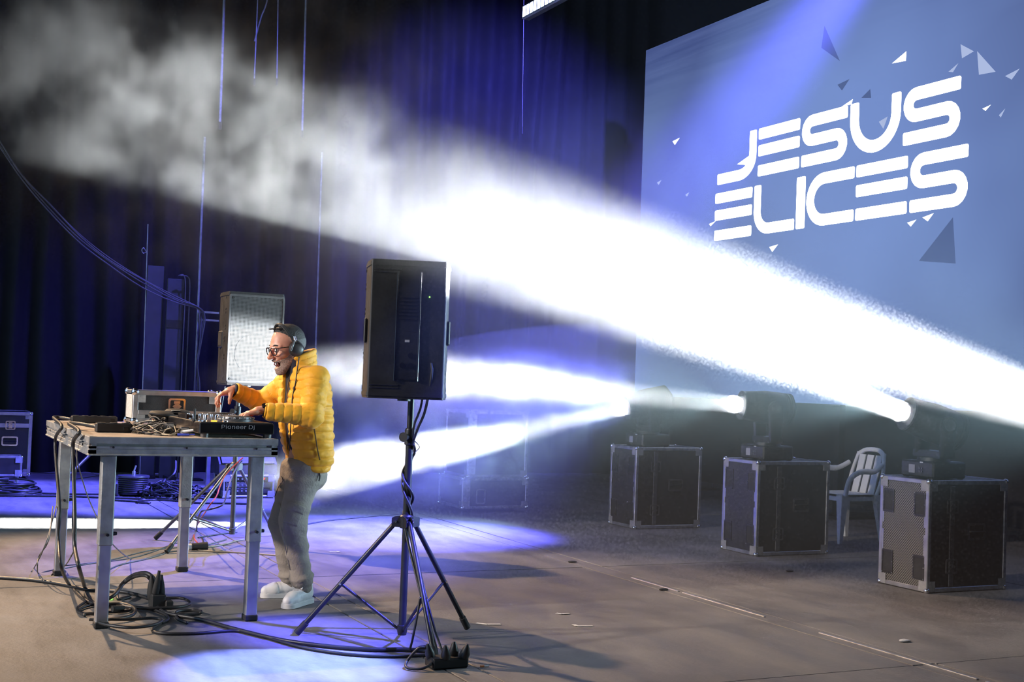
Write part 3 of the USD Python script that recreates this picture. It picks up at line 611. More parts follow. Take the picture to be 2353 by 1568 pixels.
# ---------------------------------------------------------------- white garden chair between the cases
def plastic_chair():
    ox, oy = -9.30, 8.10
    t = wthing('plastic_chair', 'white moulded plastic armchair standing between two flight cases', 'chair', (ox, oy, 0))
    # front faces -y
    seat = rounded(sbox(-.22, -.24, .22, .20), .06)
    part(t, 'seat', cat([prism(seat, .018, (ox, oy, .425), (1, 0, 0), (0, 1, 0)), prism(seat.difference(seat.buffer(-.014)), .06, (ox, oy, .385), (1, 0, 0), (0, 1, 0))]), 'white_plastic')
    for sx in (-1, 1):
        for sy, top in ((-1, .64), (1, .45)):
            x, y = ox + sx * .215, oy + (-.215 if sy < 0 else .18)
            leg = trimesh.Trimesh(*_hull([(x - .028, y - .03, .44), (x + .028, y - .03, .44), (x - .028, y + .05 * -sy * -1, .44), (x + .028, y + .05, .44), (x - .012 + sx * .03, y - .012 + sy * .05, 0), (x + .018 + sx * .03, y - .012 + sy * .05, 0), (x - .012 + sx * .03, y + .02 + sy * .05, 0), (x + .018 + sx * .03, y + .02 + sy * .05, 0)]), process=False)
            part(t, 'leg', leg, 'white_plastic')
        part(t, 'arm', tube([(ox + sx * .235, oy - .20, .43), (ox + sx * .25, oy - .17, .58), (ox + sx * .255, oy - .05, .655), (ox + sx * .25, oy + .12, .66), (ox + sx * .22, oy + .24, .72)], np.array([.022, .024, .026, .024, .02]).repeat(8)[:33], 10, 8), 'white_plastic')
        part(t, 'back_post', tube([(ox + sx * .20, oy + .20, .43), (ox + sx * .21, oy + .26, .62), (ox + sx * .17, oy + .31, .82)], .018, 10), 'white_plastic')
    for k in range(3): part(t, 'back_slat', trimesh.Trimesh(*_hull([(ox - .145 + k * .11 + a, oy + y_ + e, z_) for a in (0, .085) for y_, z_ in ((.20, .44), (.295, .80)) for e in (0, .012)]), process=False), 'white_plastic')
    part(t, 'top_rail', tube([(ox - .17, oy + .305, .80), (ox - .08, oy + .325, .845), (ox + .08, oy + .325, .845), (ox + .17, oy + .305, .80)], .022, 10), 'white_plastic')
plastic_chair()

# ---------------------------------------------------------------- far left and the back of the stage
P = at(73, 1092, z=0.03); X = -16.0; Yr = at(73, 1000, x=X)[1]; Zt = at(40, 948, x=X)[2]
big = wthing('flight_case', 'large black flight case with catch and handle at the left edge, against the curtain', 'flight case', (X - .35, Yr - .5, 0))
part(big, 'body', box(X - .7, X - .006, Yr - 1.1, Yr - .006, .05, Zt - .005), 'lam'); edge_frame(big, X - .706, X, Yr - 1.106, Yr, .045, Zt, .04, 'alu', .026)
zl = at(40, 978, x=X)[2]; part(big, 'lid_profile', box(X - .004, X + .006, Yr - 1.08, Yr - .03, zl - .028, zl + .022, .003), 'alu')
yc = at(24, 978, x=X)[1]; catch(big, (X + .006, yc, zl), (1, 0, 0)); recess_handle(big, (X + .002, yc, at(20, 1014, x=X)[2]), (1, 0, 0), .18, .11, 'chrome')
for x in (X - .6, X - .1):
    for y in (Yr - .95, Yr - .15): part(big, 'caster', cyl((x, y - .02, .025), (x, y + .02, .025), .025, n=12), 'rubber')
q = fl(30, 1112); sc = wthing('amplifier_case', 'small low case lit blue on top, in front of the large flight case', 'flight case', (q[0], q[1], 0))
part(sc, 'body', box(q[0] - .25, q[0], q[1] - .35, q[1] + .08, .09, .30, .004), 'black'); edge_frame(sc, q[0] - .255, q[0] + .004, q[1] - .355, q[1] + .085, .085, .31, .026, 'alu', .018)
for dx in (-.2, -.03):
    for dy in (-.3, .05): part(sc, 'leg', cyl((q[0] + dx, q[1] + dy, 0), (q[0] + dx, q[1] + dy, .1), .012), 'alu')
def coil(name, label, c, r, n, cr, hz, seed, m='cable'):
    g = np.random.default_rng(seed); p = []; k = n * 14
    for i in range(k):
        a = i / 14 * 2 * np.pi; rr = r * (1 + .16 * math.sin(a * .23 + 1) + g.uniform(-.05, .05))
        p.append((c[0] + rr * math.cos(a) + .03 * math.sin(a * .11), c[1] + rr * math.sin(a), cr + hz * (i / k) * (0.6 + .4 * math.sin(a * .7)) ))
    t = wthing(name, label, 'cable', (c[0], c[1], 0)); part(t, 'windings', tube(p, cr, 6, 3), m, True)
    e = p[-1]; part(t, 'plug', cyl(e, np.array(e) + (.02, .06, .0), .014, .018, 10), 'rubber'); return t
coil('cable_coil', 'coiled black cable lying on the floor at the left edge', fl(28, 1136), .25, 9, .011, .16, 3)
p0 = fl(150, 1106); p1 = at(300, 955, x=p0[0] - .7)
lp = wthing('leaning_tube', 'slanting metal tube lit blue, its foot on the floor behind the table', 'tube', p0)
part(lp, 'tube', cyl(p0 + (0, 0, .03), p1, .020), 'alu'); part(lp, 'foot', lathe([(.001, 0), (.05, 0), (.045, .025), (.022, .05), (.001, .05)], p0, n=18), 'rubber'); part(lp, 'sleeve', cyl(p0 + (p1 - p0) * .03 + (0, 0, .03), p0 + (p1 - p0) * .12 + (0, 0, .028), .026), 'black')
dc = fl(305, 1139)
dr = wthing('cable_drum', 'black cable drum standing on the floor with a blue-lit top plate', 'cable drum', dc)
part(dr, 'drum', lathe([(.14, .03), (.14, .20), (.001, .20)], dc, n=32), 'rubber')
part(dr, 'flange', lathe([(.001, .195), (.165, .195), (.168, .205), (.165, .215), (.05, .222), (.001, .222)], dc, n=36), 'grey_steel'); part(dr, 'flange', lathe([(.16, .02), (.165, .035), (.001, .035)], dc, n=36), 'black')
part(dr, 'wound_cable', cat([tube([(dc[0] + .15 * math.cos(a), dc[1] + .15 * math.sin(a), .045 + k * .022) for a in np.linspace(0, 6.28, 20)[:-1]], .011, 6, 2, True) for k in range(7)]), 'cable', True)
part(dr, 'crank', cat([cyl(dc + (0, 0, .22), dc + (0, 0, .26), .02), tube([dc + (0, 0, .255), dc + (0, .01, .29), dc + (.0, .02, .32)], .010)]), 'alu')
for a in (.4, 2.0, 3.5, 5.2):
    u = np.array([math.cos(a), math.sin(a), 0]); part(dr, 'frame_post', tube([dc + u * .10 + (0, 0, .014), dc + u * .20 + (0, 0, .014), dc + u * .205 + (0, 0, .13)], .014, 8), 'black')
hc = fl(398, 1141)
hp = wthing('cable_heap', 'heap of tangled black cables on the floor beside the cable drum', 'cables', hc, kind='stuff')
part(hp, 'cables', cat(tangle(26, hc[0] + .1, hc[1], .42, .36, 0, .22, .009, 12)), 'cable', True)
e0 = fl(452, 1140); cn = wthing('power_connector', 'pale round power connector lying at the end of the cable heap', 'connector', e0)
part(cn, 'shell', lathe([(.028, -.09), (.036, -.08), (.036, -.01), (.030, 0), (.030, .03), (.040, .035), (.040, .06), (.034, .065), (.034, .085), (.040, .09), (.040, .115), (.001, .115)], e0 + (0, 0, .042), (-.1, 1, .18), 20), 'white_plastic')
po = fl(476, 1129); pst = wthing('metal_post', 'bright square metal post standing behind the table', 'post', po)
part(pst, 'tube', box(po[0] - .022, po[0] + .022, po[1] - .022, po[1] + .022, .01, 1.02, .004), 'alu'); part(pst, 'base_plate', box(po[0] - .1, po[0] + .1, po[1] - .1, po[1] + .1, 0, .012), 'black')
r0, r1 = fl(512, 1146), fl(612, 1143); rx = r0[0]
rk = wthing('amplifier_rack', 'open-fronted amplifier rack with one red lamp behind the grey tripod', 'amplifier', (rx - .2, (r0[1] + r1[1]) / 2, 0)); ya, yb = r0[1], r1[1] + .05
part(rk, 'body', box(rx - .42, rx - .03, ya + .005, yb - .005, .02, .24), 'black'); edge_frame(rk, rx - .43, rx, ya, yb, .012, .25, .022, 'alu', .016)
for k, z in enumerate((.05, .115, .18)):
    u = part(rk, 'rack_unit', box(rx - .032, rx - .018, ya + .03, yb - .03, z, z + .055, .003), 'grey_steel' if k == 1 else 'black')
    for j in range(5): part(u, 'rack_knob', cyl((rx - .02, ya + .07 + j * .045, z + .028), (rx - .006, ya + .07 + j * .045, z + .028), .009, n=10), 'alu')
part(rk, 'red_lamp', box(rx - .018, rx - .010, yb - .16, yb - .10, .20, .222), 'red_led')
wg = wthing('wedge_monitor', 'black wedge monitor speaker sitting on the amplifier rack', 'loudspeaker', (rx - .2, (ya + yb) / 2, .25))
wp = Polygon([(-.40, 0), (0.0, 0), (-.02, .11), (-.22, .28), (-.40, .28)])
part(wg, 'cabinet', prism(wp, (yb - ya) + .08, (rx, yb + .03, .256), (1, 0, 0), (0, 0, 1)), 'cabinet'); 
part(wg, 'grille', trimesh.Trimesh(*_hull([(rx - .018, ya - .02, .372), (rx - .018, yb, .372), (rx - .218, ya - .02, .542), (rx - .218, yb, .542), (rx - .010, ya - .02, .38), (rx - .010, yb, .38), (rx - .21, ya - .02, .55), (rx - .21, yb, .55)]), process=False), perf)
for y in (ya + .02, yb - .06): part(wg, 'foot', box(rx - .35, rx - .05, y, y + .03, .249, .257), 'rubber')

# the dark panel, poles, hanging lines and the swag of cable on the far wing
bx = -16.2
pa, pb = at(386, 640, x=bx), at(424, 636, x=bx)
tp = wthing('dark_panel', 'tall narrow dark panel lit blue, standing in front of the far curtain', 'panel', (bx, (pa[1] + pb[1]) / 2, 0))
part(tp, 'board', box(bx - .04, bx, pa[1], pb[1], 0.0, pa[2], .004), 'panel_blue'); part(tp, 'cross_band', box(bx - .002, bx + .006, pa[1], pb[1], at(400, 745, x=bx)[2] - .05, at(400, 745, x=bx)[2] + .05), 'black')
part(tp, 'foot', box(bx - .3, bx + .3, pa[1] + .05, pb[1] - .05, 0, .04), 'black')
tp2 = wthing('dark_panel', 'shorter and dimmer dark panel left of the tall narrow one', 'panel', (bx, at(360, 700, x=bx)[1], 0))
qa, qb = at(340, 610, x=bx - .1), at(378, 610, x=bx - .1); part(tp2, 'board', box(bx - .14, bx - .1, qa[1], qb[1], 0, qa[2], .004), 'panel_blue'); part(tp2, 'foot', box(bx - .35, bx + .1, qa[1] + .03, qb[1] - .03, 0, .04), 'black')
def pole_between(name, label, pxa, pya, pxb, pyb, r, x, to=None, m='alu_dull', cat_='pole'):
    a, b = at(pxa, pya, x=x), at(pxb, pyb, x=x); d = (a - b) / (a - b)[2]
    if to == 'floor': b = b - d * (b[2]); 
    if to == 'roof': a = a + d * (9.0 - a[2])
    t = wthing(name, label, cat_, b); part(t, 'tube', cyl(b, a, r, n=10), m); return t, a, b
pb_, a_, b_ = pole_between('steel_pole', 'thin steel pole lit blue that carries the sagging cable bundle', 470, 315, 455, 710, .015, -15.9, 'floor')
part(pb_, 'base_plate', box(b_[0] - .12, b_[0] + .12, b_[1] - .12, b_[1] + .12, 0, .02), 'black')
for py in (717, 735):
    u = at(456, py, x=-15.9); v = at(503, py, x=-15.9); part(pb_, 'bracket', box(u[0] - .012, u[0] + .012, u[1], v[1], u[2] - .012, u[2] + .012), 'alu')
pc_, a_, b_ = pole_between('steel_pole', 'thin steel pole right of the bright-lit grille', 740, 350, 728, 720, .011, -15.7, 'floor'); part(pc_, 'base_plate', box(b_[0] - .12, b_[0] + .12, b_[1] - .12, b_[1] + .12, 0, .02), 'black')
pd_, a_, b_ = pole_between('steel_pole', 'short faint pole left of the sagging cables near the dark panels', 340, 515, 337, 608, .007, -15.9, 'floor', 'alu'); part(pd_, 'hook', tube([at(337, 580, x=-15.9), at(330, 570, x=-15.9), at(326, 575, x=-15.9), at(329, 582, x=-15.9), at(336, 580, x=-15.9)], .005, 6), 'alu')
for (xa, ya_, xb, yb_, r, lab) in ((515, 0, 505, 290, .016, 'hanging line lit blue, leftmost of those from the roof'), (703, 0, 694, 310, .014, 'hanging line lit blue, above the bright-lit grille to its right'), (638, 60, 636, 190, .008, 'faint hanging line between the two brighter ones'), (588, 95, 584, 190, .008, 'faint hanging line just right of the leftmost bright one'), (1203, 50, 1200, 300, .004, 'faint line hanging below the end of the LED bar')):
    x = -15.6 if xa < 1000 else -14.5
    hl, a_, b_ = pole_between('hanging_line', 'thin ' + lab, xa, ya_, xb, yb_, r, x, 'roof', 'alu_dull' if xa < 1000 else 'cable_grey', 'cable')
    part(hl, 'ferrule', cyl(b_ - (0, 0, .04), b_ + (0, 0, .05), r * 1.5, n=8), 'black')
sl = wthing('hanging_line', 'thin slanting line running up to the roof at the top', 'cable', at(585, 95, x=-15.6)); part(sl, 'strand', tube([at(585, 95, x=-15.6), at(600, 40, x=-15.6), at(614, 0, x=-15.6), at(640, -120, x=-15.6), at(720, -320, x=-15.6)], .010), 'alu')
sw = wthing('cable_swag', 'bundle of thin cables sagging from the upper left to the steel pole, lit blue', 'cables', at(455, 710, x=-15.9))
base = [(-160, 90), (-60, 240), (0, 332), (50, 405), (110, 475), (180, 545), (250, 600), (330, 652), (400, 688), (455, 708), (462, 730), (461, 780), (452, 840), (450, 900), (446, 1010), (441, 1098)]
for k, (dx, dy) in enumerate(((0, 0), (5, -7), (-4, 7), (9, -2))):
    g = np.random.default_rng(40 + k)
    pts = [at(x + dx * (.3 + .7 * (i % 3 == 1)), y + dy * min(1, i / 5) * (1 if i < 9 else .2) + g.uniform(-2, 2), x=-15.86 + .01 * k) for i, (x, y) in enumerate(base)]
    pts[-1][2] = .01
    part(sw, 'strand', tube(pts, .0085, 6), 'cable_grey', True)
for k, (x, y) in enumerate(((430, 636), (440, 640))):
    pts = [at(410 + 4 * k, 634, x=-16.1), at(x - 8, y - 3, x=-16.1), at(x - 4, 660, x=-16.1), at(x - 8, 760, x=-16.1), at(x - 14, 900, x=-16.1)]; pts.append(np.array([*(pts[-1][:2]), .01]))
    c_ = wthing('wall_cable', ('left' if k == 0 else 'right') + ' of two thin cables looped over the tall dark panel', 'cable', pts[-1]); part(c_, 'strand', tube(pts, .008, 6), 'cable_grey', True)

# LED batten hanging over the stage
u, v = at(1200, 29, y=4.0), at(1262, 0, y=4.0); L = 1.6
bar = wthing('led_batten', 'slim LED bar with a row of glowing blue-white cells, hanging at the top', 'stage light', (u[0], 4.0, u[2]))
part(bar, 'housing', box(u[0] - .02, u[0] + L, 4.005, 4.07, u[2] - .045, u[2] + .055, .006), 'black'); part(bar, 'lip', box(u[0] + .03, u[0] + L, 3.985, 4.005, u[2] - .055, u[2] - .047), 'alu')
M['cell'] = glow('led_cell', (0.42, 0.50, 1.0), 4.5)
n = 28; pit = L / n
for k in range(n): part(bar, 'led_cell', box(u[0] + (k + .17) * pit, u[0] + (k + .83) * pit, 3.998, 4.004, u[2] - .035, u[2] + .04), 'cell')
for x in (u[0] + .5, u[0] + 1.4): part(bar, 'hanger', cat([cyl((x, 4.04, u[2] + .05), (x, 4.04, 9.0), .012), box(x - .03, x + .03, 4.01, 4.07, u[2] + .05, u[2] + .08)]), 'steel_black')

# ---------------------------------------------------------------- cables on the floor and at the table
def floor_cable(label, px, r=.010, m='cable', per=6, name='floor_cable', ext=None):
    pts = [fl(x, y, r) for x, y in px]
    t = wthing(name, label, 'cable', (*pts[0][:2], 0)); part(t, 'lead', tube(pts, r, 7, per), m, True); return t
floor_cable('thick black cable running in from the left edge to the plug block under the table', [(-60, 1324), (0, 1328), (70, 1333), (140, 1343), (200, 1355), (240, 1357), (290, 1362), (330, 1372), (352, 1380)], .011)
floor_cable('thick black cable running right from the coil towards the front tripod', [(352, 1385), (372, 1405), (400, 1414), (460, 1424), (540, 1446), (640, 1470), (740, 1484), (850, 1493), (930, 1493), (992, 1498)], .011)
floor_cable('thinner black cable running right along the blue pool of light to the front tripod', [(385, 1425), (350, 1446), (372, 1456), (450, 1456), (540, 1450), (600, 1462), (690, 1487), (790, 1503), (890, 1509), (985, 1506)], .008)
def hung(label, px, y0, y1, r=.009, m='cable', tail=(), name='hanging_cable', start=()):
    pts = [np.array(s, float) for s in start] + [at(x, yy, y=y0 + (y1 - y0) * i / max(len(px) - 1, 1)) for i, (x, yy) in enumerate(px)]
    pts = [np.array([p[0], p[1], max(p[2], r)]) for p in pts] + [fl(x, y, r) for x, y in tail]
    t = wthing(name, label, 'cable', (*pts[-1][:2], 0)); part(t, 'lead', tube(pts, r, 7, 7), m, True); return t
hung('thick black cable hanging from the far power strip over the left edge of the table', [(142, 980), (127, 1010), (130, 1080), (137, 1170), (134, 1240), (141, 1305)], .930, .925, .010, tail=[(160, 1345), (182, 1368), (205, 1384), (240, 1392)], start=[(-8.60, 1.08, 1.02), (-8.62, .97, 1.03)])
hung('thick black cable hanging from the front power strip over the left edge of the table', [(182, 992), (168, 1020), (170, 1110), (172, 1200), (172, 1260), (183, 1310)], .928, .93, .011, tail=[(195, 1350), (199, 1372), (222, 1392)], start=[(-7.44, 1.07, 1.026), (-7.62, 1.0, 1.034), (-7.72, .955, 1.03)])
hung('thin cable hanging between the two thick ones at the left end of the table', [(176, 1035), (171, 1120), (166, 1210), (172, 1255), (160, 1285)], 1.0, 1.0, .004, 'cable_grey', tail=[(145, 1305), (128, 1312), (118, 1322)], start=[(-8.5, 1.02, .89)])
hung('thin cable slanting from the table underside down behind the front left leg', [(172, 1040), (184, 1085), (205, 1150), (236, 1215), (262, 1255)], 1.05, 1.35, .004, 'cable_grey', tail=[(300, 1285), (328, 1287), (380, 1272)], start=[(-8.3, 1.02, .90)])
hung('thin grey cable splayed out left of the far table leg', [(110, 1235), (92, 1280)], .93, .90, .004, 'cable_grey', tail=[(78, 1306), (72, 1314)], start=[(-8.70, 1.02, .45)])
hung('thin grey cable bending down beside the far table leg', [(112, 1240), (90, 1278), (86, 1300)], .93, .90, .004, 'cable_grey', tail=[(88, 1318), (104, 1314), (130, 1308)], start=[(-8.70, 1.0, .45)])
ec = fl(250, 1398)
ex = wthing('extension_cable', 'loose coil of black extension cable under the front left of the table', 'cable', ec)
for k, px in enumerate(([(205, 1378), (180, 1395), (182, 1408), (215, 1410), (262, 1406), (296, 1404), (292, 1396), (250, 1388), (205, 1392), (180, 1403), (195, 1415)],
                       [(222, 1392), (280, 1388), (310, 1400), (300, 1416), (250, 1424), (205, 1424)], [(228, 1422), (290, 1424), (350, 1421), (372, 1426), (352, 1437), (300, 1443), (252, 1438), (228, 1432)],
                       [(230, 1395), (290, 1394), (345, 1400), (378, 1412), (386, 1424), (372, 1432)], [(372, 1376), (415, 1375), (436, 1384), (430, 1392), (395, 1397), (330, 1398), (280, 1393)])):
    part(ex, 'loop', tube([fl(x, y, .010 + .012 * (k % 3)) for x, y in px], .0085 + .001 * (k == 1), 7), 'cable', True)
part(ex, 'joint_plug', cyl(fl(258, 1400, .03), fl(285, 1397, .03), .016, .012, 12), 'rubber')
part(ex, 'arch', tube([fl(232, 1382, .01), at(262, 1368, y=fl(262, 1388)[1]), at(284, 1340, y=fl(300, 1388)[1]), at(308, 1322, y=fl(320, 1388)[1]), at(335, 1318, y=fl(335, 1390)[1]), at(353, 1330, y=fl(350, 1390)[1]), at(360, 1352, y=fl(356, 1390)[1])], .0125, 8), 'cable', True)
part(ex, 'arch', tube([fl(300, 1372, .01), at(272, 1378, y=fl(280, 1388)[1]), at(275, 1352, y=fl(292, 1388)[1]), at(305, 1328, y=fl(318, 1390)[1]), at(335, 1324, y=fl(333, 1390)[1]), at(350, 1340, y=fl(350, 1390)[1])], .009, 8), 'cable', True)
pbk = fl(358, 1398)
pg = wthing('plug_block', 'black distribution block with plugs standing upright under the table', 'power block', pbk)
part(pg, 'block', box(pbk[0] - .05, pbk[0] + .05, pbk[1] - .035, pbk[1] + .045, 0, .085, .008), 'rubber')
for k, (dy, dz, rr) in enumerate(((-.01, .085, .030), (.022, .09, .024), (-.02, .12, .02))):
    part(pg, 'plug', lathe([(rr, dz - .03), (rr * 1.05, dz), (rr * .8, dz + .045), (rr * .5, dz + .075), (.008, dz + .10), (.001, dz + .10)], pbk + (.02 * (k - 1), dy, 0), (.05 * k, .1 * (k - 1), 1), 14), 'rubber')
part(pg, 'base_lead', box(pbk[0] - .04, pbk[0] + .07, pbk[1] + .04, pbk[1] + .085, 0, .05, .008), 'rubber')
gl = fl(254, 1378); part(wthing('green_light_spot', 'tiny green lamp of an adapter lying on the floor by the coil', 'lamp', gl), 'lamp', box(gl[0] - .012, gl[0] + .012, gl[1] - .012, gl[1] + .012, 0, .012, .003), 'play_green')
lp_ = wthing('cable_loop', 'single small loop of black cable on the floor right of the plug block', 'cable', fl(435, 1407)); part(lp_, 'lead', tube([fl(402, 1409, .01), fl(415, 1404, .01), fl(445, 1403, .01), fl(462, 1406, .02), fl(455, 1411, .01), fl(425, 1413, .01), fl(406, 1417, .01), fl(410, 1424, .01), fl(430, 1432, .01)], .009, 7), 'cable', True)
for lab, px, m, r in (('thin grey cable trailing right from the far left table leg', [(120, 1312), (200, 1297), (300, 1283), (360, 1265), (400, 1250), (440, 1242)], 'cable_grey', .004),
                      ('thin grey cable curving towards the grey tripod foot', [(150, 1300), (240, 1290), (330, 1268), (372, 1262), (420, 1258)], 'cable_grey', .004),
                      ('thin pale cable in the shadow under the table', [(232, 1320), (270, 1300), (330, 1286), (380, 1270), (440, 1262), (520, 1240)], 'cable_grey', .005),
                      ('yellowish cable crossing the floor behind the grey tripod', [(455, 1260), (500, 1255), (545, 1243), (560, 1240)], 'cable_tan', .006),
                      ('long yellowish cable running towards the man\'s feet', [(455, 1265), (500, 1268), (560, 1271), (640, 1277)], 'cable_tan', .006),
                      ('dark cable crossing the bright band of light', [(455, 1236), (485, 1231), (520, 1226), (545, 1224)], 'cable', .006),
                      ('upper of two dark cables on the blue floor left of the cable drum', [(0, 1131), (90, 1134), (190, 1136), (262, 1136)], 'cable', .010), ('lower of two dark cables on the blue floor left of the cable drum', [(60, 1140), (150, 1141), (240, 1144), (330, 1147)], 'cable', .010),
                      ('dark cable looping on the blue floor in front of the cable drum', [(262, 1150), (312, 1153), (345, 1156), (316, 1155), (325, 1150), (358, 1149), (352, 1145), (332, 1143), (345, 1136)], 'cable', .010),
                      ('dark cable running right past the cable heap to the rack', [(345, 1148), (400, 1151), (450, 1156), (520, 1157), (600, 1160)], 'cable', .010),
                      ('long thin dark cable on the floor right of the man, beyond his knees', [(700, 1206), (760, 1196), (840, 1188), (930, 1180)], 'cable', .007)):
    floor_cable(lab, px, r, m)
hung('blue-lit cable curving down from the curtain into the cable heap', [(404, 1060), (402, 1085), (385, 1102), (362, 1112)], 2.95, 2.75, .010, 'cable_grey', tail=[(356, 1128), (370, 1138)])
hung('second blue-lit cable rising from the heap behind the table leg', [(432, 1060), (428, 1085), (418, 1104), (412, 1120)], 3.1, 2.95, .007, 'cable_grey', tail=[(410, 1130)])
hung('red and black lead hanging from the grey tripod leg', [(558, 1052), (520, 1090), (505, 1120), (498, 1140), (480, 1165)], 2.45, 2.1, .005, 'cable_red', tail=[(452, 1210), (446, 1235), (462, 1256)])
hung('black lead sagging from the grey tripod pole to the floor', [(556, 1060), (538, 1085), (522, 1130), (512, 1160), (480, 1172), (460, 1180)], 2.45, 2.0, .006, 'cable', tail=[(452, 1220), (466, 1240), (468, 1258)])
cb = fl(458, 1266); cp = wthing('cable_plug', 'black plug with a blue-lit collar on the floor by the far right table leg', 'plug', cb)
part(cp, 'body', cyl(cb + (0, -.06, .03), cb + (0, .06, .035), .026, .03, 14), 'rubber'); part(cp, 'collar', cyl(cb + (0, -.085, .028), cb + (0, -.05, .03), .024, n=14), 'white_plastic')

# cables on the nearest stand and its distribution block
sc_ = np.array([-6.155, 2.45])
def wrap(label, zs, turns, a0, r=.006, rr=.026, m='cable', end=(), start=()):
    n = 40; pts = [np.array(s, float) for s in start]
    for i in range(n + 1):
        f = i / n; a = a0 + turns * 2 * np.pi * f; pts.append(np.array([sc_[0] + rr * math.cos(a), sc_[1] + rr * math.sin(a), zs[0] + (zs[1] - zs[0]) * f]))
    pts += [np.array(e, float) for e in end]
    t = wthing('stand_cable', label, 'cable', (sc_[0], sc_[1], zs[1])); part(t, 'lead', tube(pts, r, 7, 3), m, True)
dbx = fl(1030, 1533)
ft = fl(1000, 1528)
hub_top = at(985, 820, x=-5.975)
wrap('cable leaving the back of the nearest loudspeaker and wound loosely down its stand', (1.03, .66), 1.5, .2, .007, .030, end=[(-6.10, 2.43, .56), (-5.95, 2.43, .38), (-5.80, 2.43, .21), (-5.68, 2.44, .07), dbx + (-.02, -.05, .03)], start=[at(985, 818, x=-5.975), at(993, 850, x=-5.95), at(985, 905, x=-5.97), at(975, 950, x=-6.05), at(960, 985, x=-6.10)])
wrap('second cable hanging from the nearest loudspeaker and running down the front tripod leg', (.98, .62), 1.0, 1.6, .006, .030, end=[(-6.08, 2.46, .54), (-5.90, 2.45, .34), (-5.72, 2.45, .14), (-5.62, 2.46, .04), dbx + (0, 0, .03)], start=[at(973, 900, x=-5.99), at(966, 940, x=-6.03), at(950, 985, x=-6.09)])
st = wthing('slack_cable', 'slack cable hanging below the front tripod leg of the nearest stand', 'cable', (*dbx[:2], 0)); part(st, 'lead', tube([at(965, 1375, x=-5.85), at(958, 1420, x=-5.83), at(948, 1470, x=-5.86), fl(944, 1496, .006), fl(970, 1486, .006), fl(1002, 1487, .01)], .006, 7), 'cable', True)
db = wthing('distribution_block', 'black power block with plugs lying at the foot of the nearest tripod', 'power block', (*dbx[:2], 0))
part(db, 'body', box(dbx[0] - .055, dbx[0] + .05, dbx[1] - .10, dbx[1] + .085, 0, .05, .008), 'rubber')
for k, (dx, dy) in enumerate(((-.02, -.07), (.02, -.02), (-.01, .03), (.02, .06))): part(db, 'plug', lathe([(.022, .045), (.024, .07), (.014, .10), (.006, .115), (.001, .115)], dbx + (dx, dy, 0), (.2 * (k % 2), -.3 + .15 * k, 1), 12), 'black')
part(db, 'short_lead', tube([dbx + (-.02, -.08, .08), dbx + (-.03, -.14, .09), dbx + (-.05, -.19, .03), dbx + (0, -.21, .01), dbx + (.05, -.16, .012), dbx + (.04, -.10, .03)], .007, 7), 'cable', True)

# bits on the floor
for lab, p in (('white L-shaped tape mark on the floor right of the tripod foot', [(1095, 1433), (1120, 1436), (1150, 1436)]), ('white tape mark at the right of the two on the bare floor', [(1318, 1436), (1326, 1440), (1362, 1440)]), ('short pale tape mark farther back on the bare floor', [(1278, 1410), (1292, 1412), (1308, 1411)]), ('tiny white tape mark on the blue-lit floor right of the man', [(757, 1269), (775, 1268), (778, 1270)])):
    q = [fl(*c) for c in p]; tpm = wthing('tape_mark', lab, 'tape', q[1])
    part(tpm, 'strip', cat([prism(LineString([(s[0], s[1]) for s in (q[i], q[i + 1])]).buffer(.012, cap_style='flat'), .0016, (0, 0, .0008 + .0008 * i), (1, 0, 0), (0, 1, 0)) for i in (0, 1)]), 'tape', False)
cg = fl(1112, 1534); cgt = wthing('cigarette_end', 'small orange and white cigarette end on the floor near the power block', 'cigarette end', cg)
part(cgt, 'paper', cyl(cg + (0, 0, .005), cg + (.0, .025, .005), .0045, n=8), 'white_plastic'); part(cgt, 'filter', cyl(cg + (0, -.02, .005), cg + (0, 0.0005, .005), .0047, n=8), mat('cork_filter', (.5, .16, .05), .7))
for lab, x, y in (('dark pebble-like scrap lying on the floor joint', 1315, 1293), ('dark scrap of rubbish beside the start of the metal strip', 1525, 1357), ('small dark leaf-like scrap on the bare floor between the flight cases', 1815, 1314), ('pale scrap of paper near the metal strip at the right', 2078, 1475)):
    c = fl(x, y); g = np.random.default_rng(int(x)); b = ball((0, 0, 0), .022, 2); b.vertices *= (1 + .4 * (meshkit.noise(b.vertices * 60, int(x)) - .5))[:, None]; b.apply_scale((1, 1.6, .35)); b.apply_translation(c + (0, 0, .006))
    part(wthing('floor_scrap', lab, 'scrap', c), 'scrap', b, 'label' if 'pale' in lab else 'rubber', True)

# ---------------------------------------------------------------- the man, built from distance fields
def smin(a, b, k):
    h = np.clip(.5 + .5 * (b - a) / k, 0, 1); return b + (a - b) * h - k * h * (1 - h)
def smax(a, b, k): return -smin(-a, -b, k)
def cap(p, a, b, ra, rb=None):
    a, b = np.asarray(a, float), np.asarray(b, float); rb = ra if rb is None else rb
    d = b - a; t = np.clip(((p - a) @ d) / (d @ d), 0, 1); return np.linalg.norm(p - a - t[..., None] * d, axis=-1) - (ra + (rb - ra) * t)
def ell(p, c, r, R=None):
    q = p - np.asarray(c, float)
    if R is not None: q = q @ R
    r = np.asarray(r, float); k0 = np.linalg.norm(q / r, axis=-1); k1 = np.linalg.norm(q / (r * r), axis=-1); return k0 * (k0 - 1) / np.maximum(k1, 1e-9)
def chain(p, pts, rad, k=.02):
    d = None
    for i in range(len(pts) - 1):
        e = cap(p, pts[i], pts[i + 1], rad[i], rad[i + 1]); d = e if d is None else smin(d, e, k)
    return d
_T6 = np.array([[0, 1, 3, 7], [0, 3, 2, 7], [0, 2, 6, 7], [0, 6, 4, 7], [0, 4, 5, 7], [0, 5, 1, 7]])
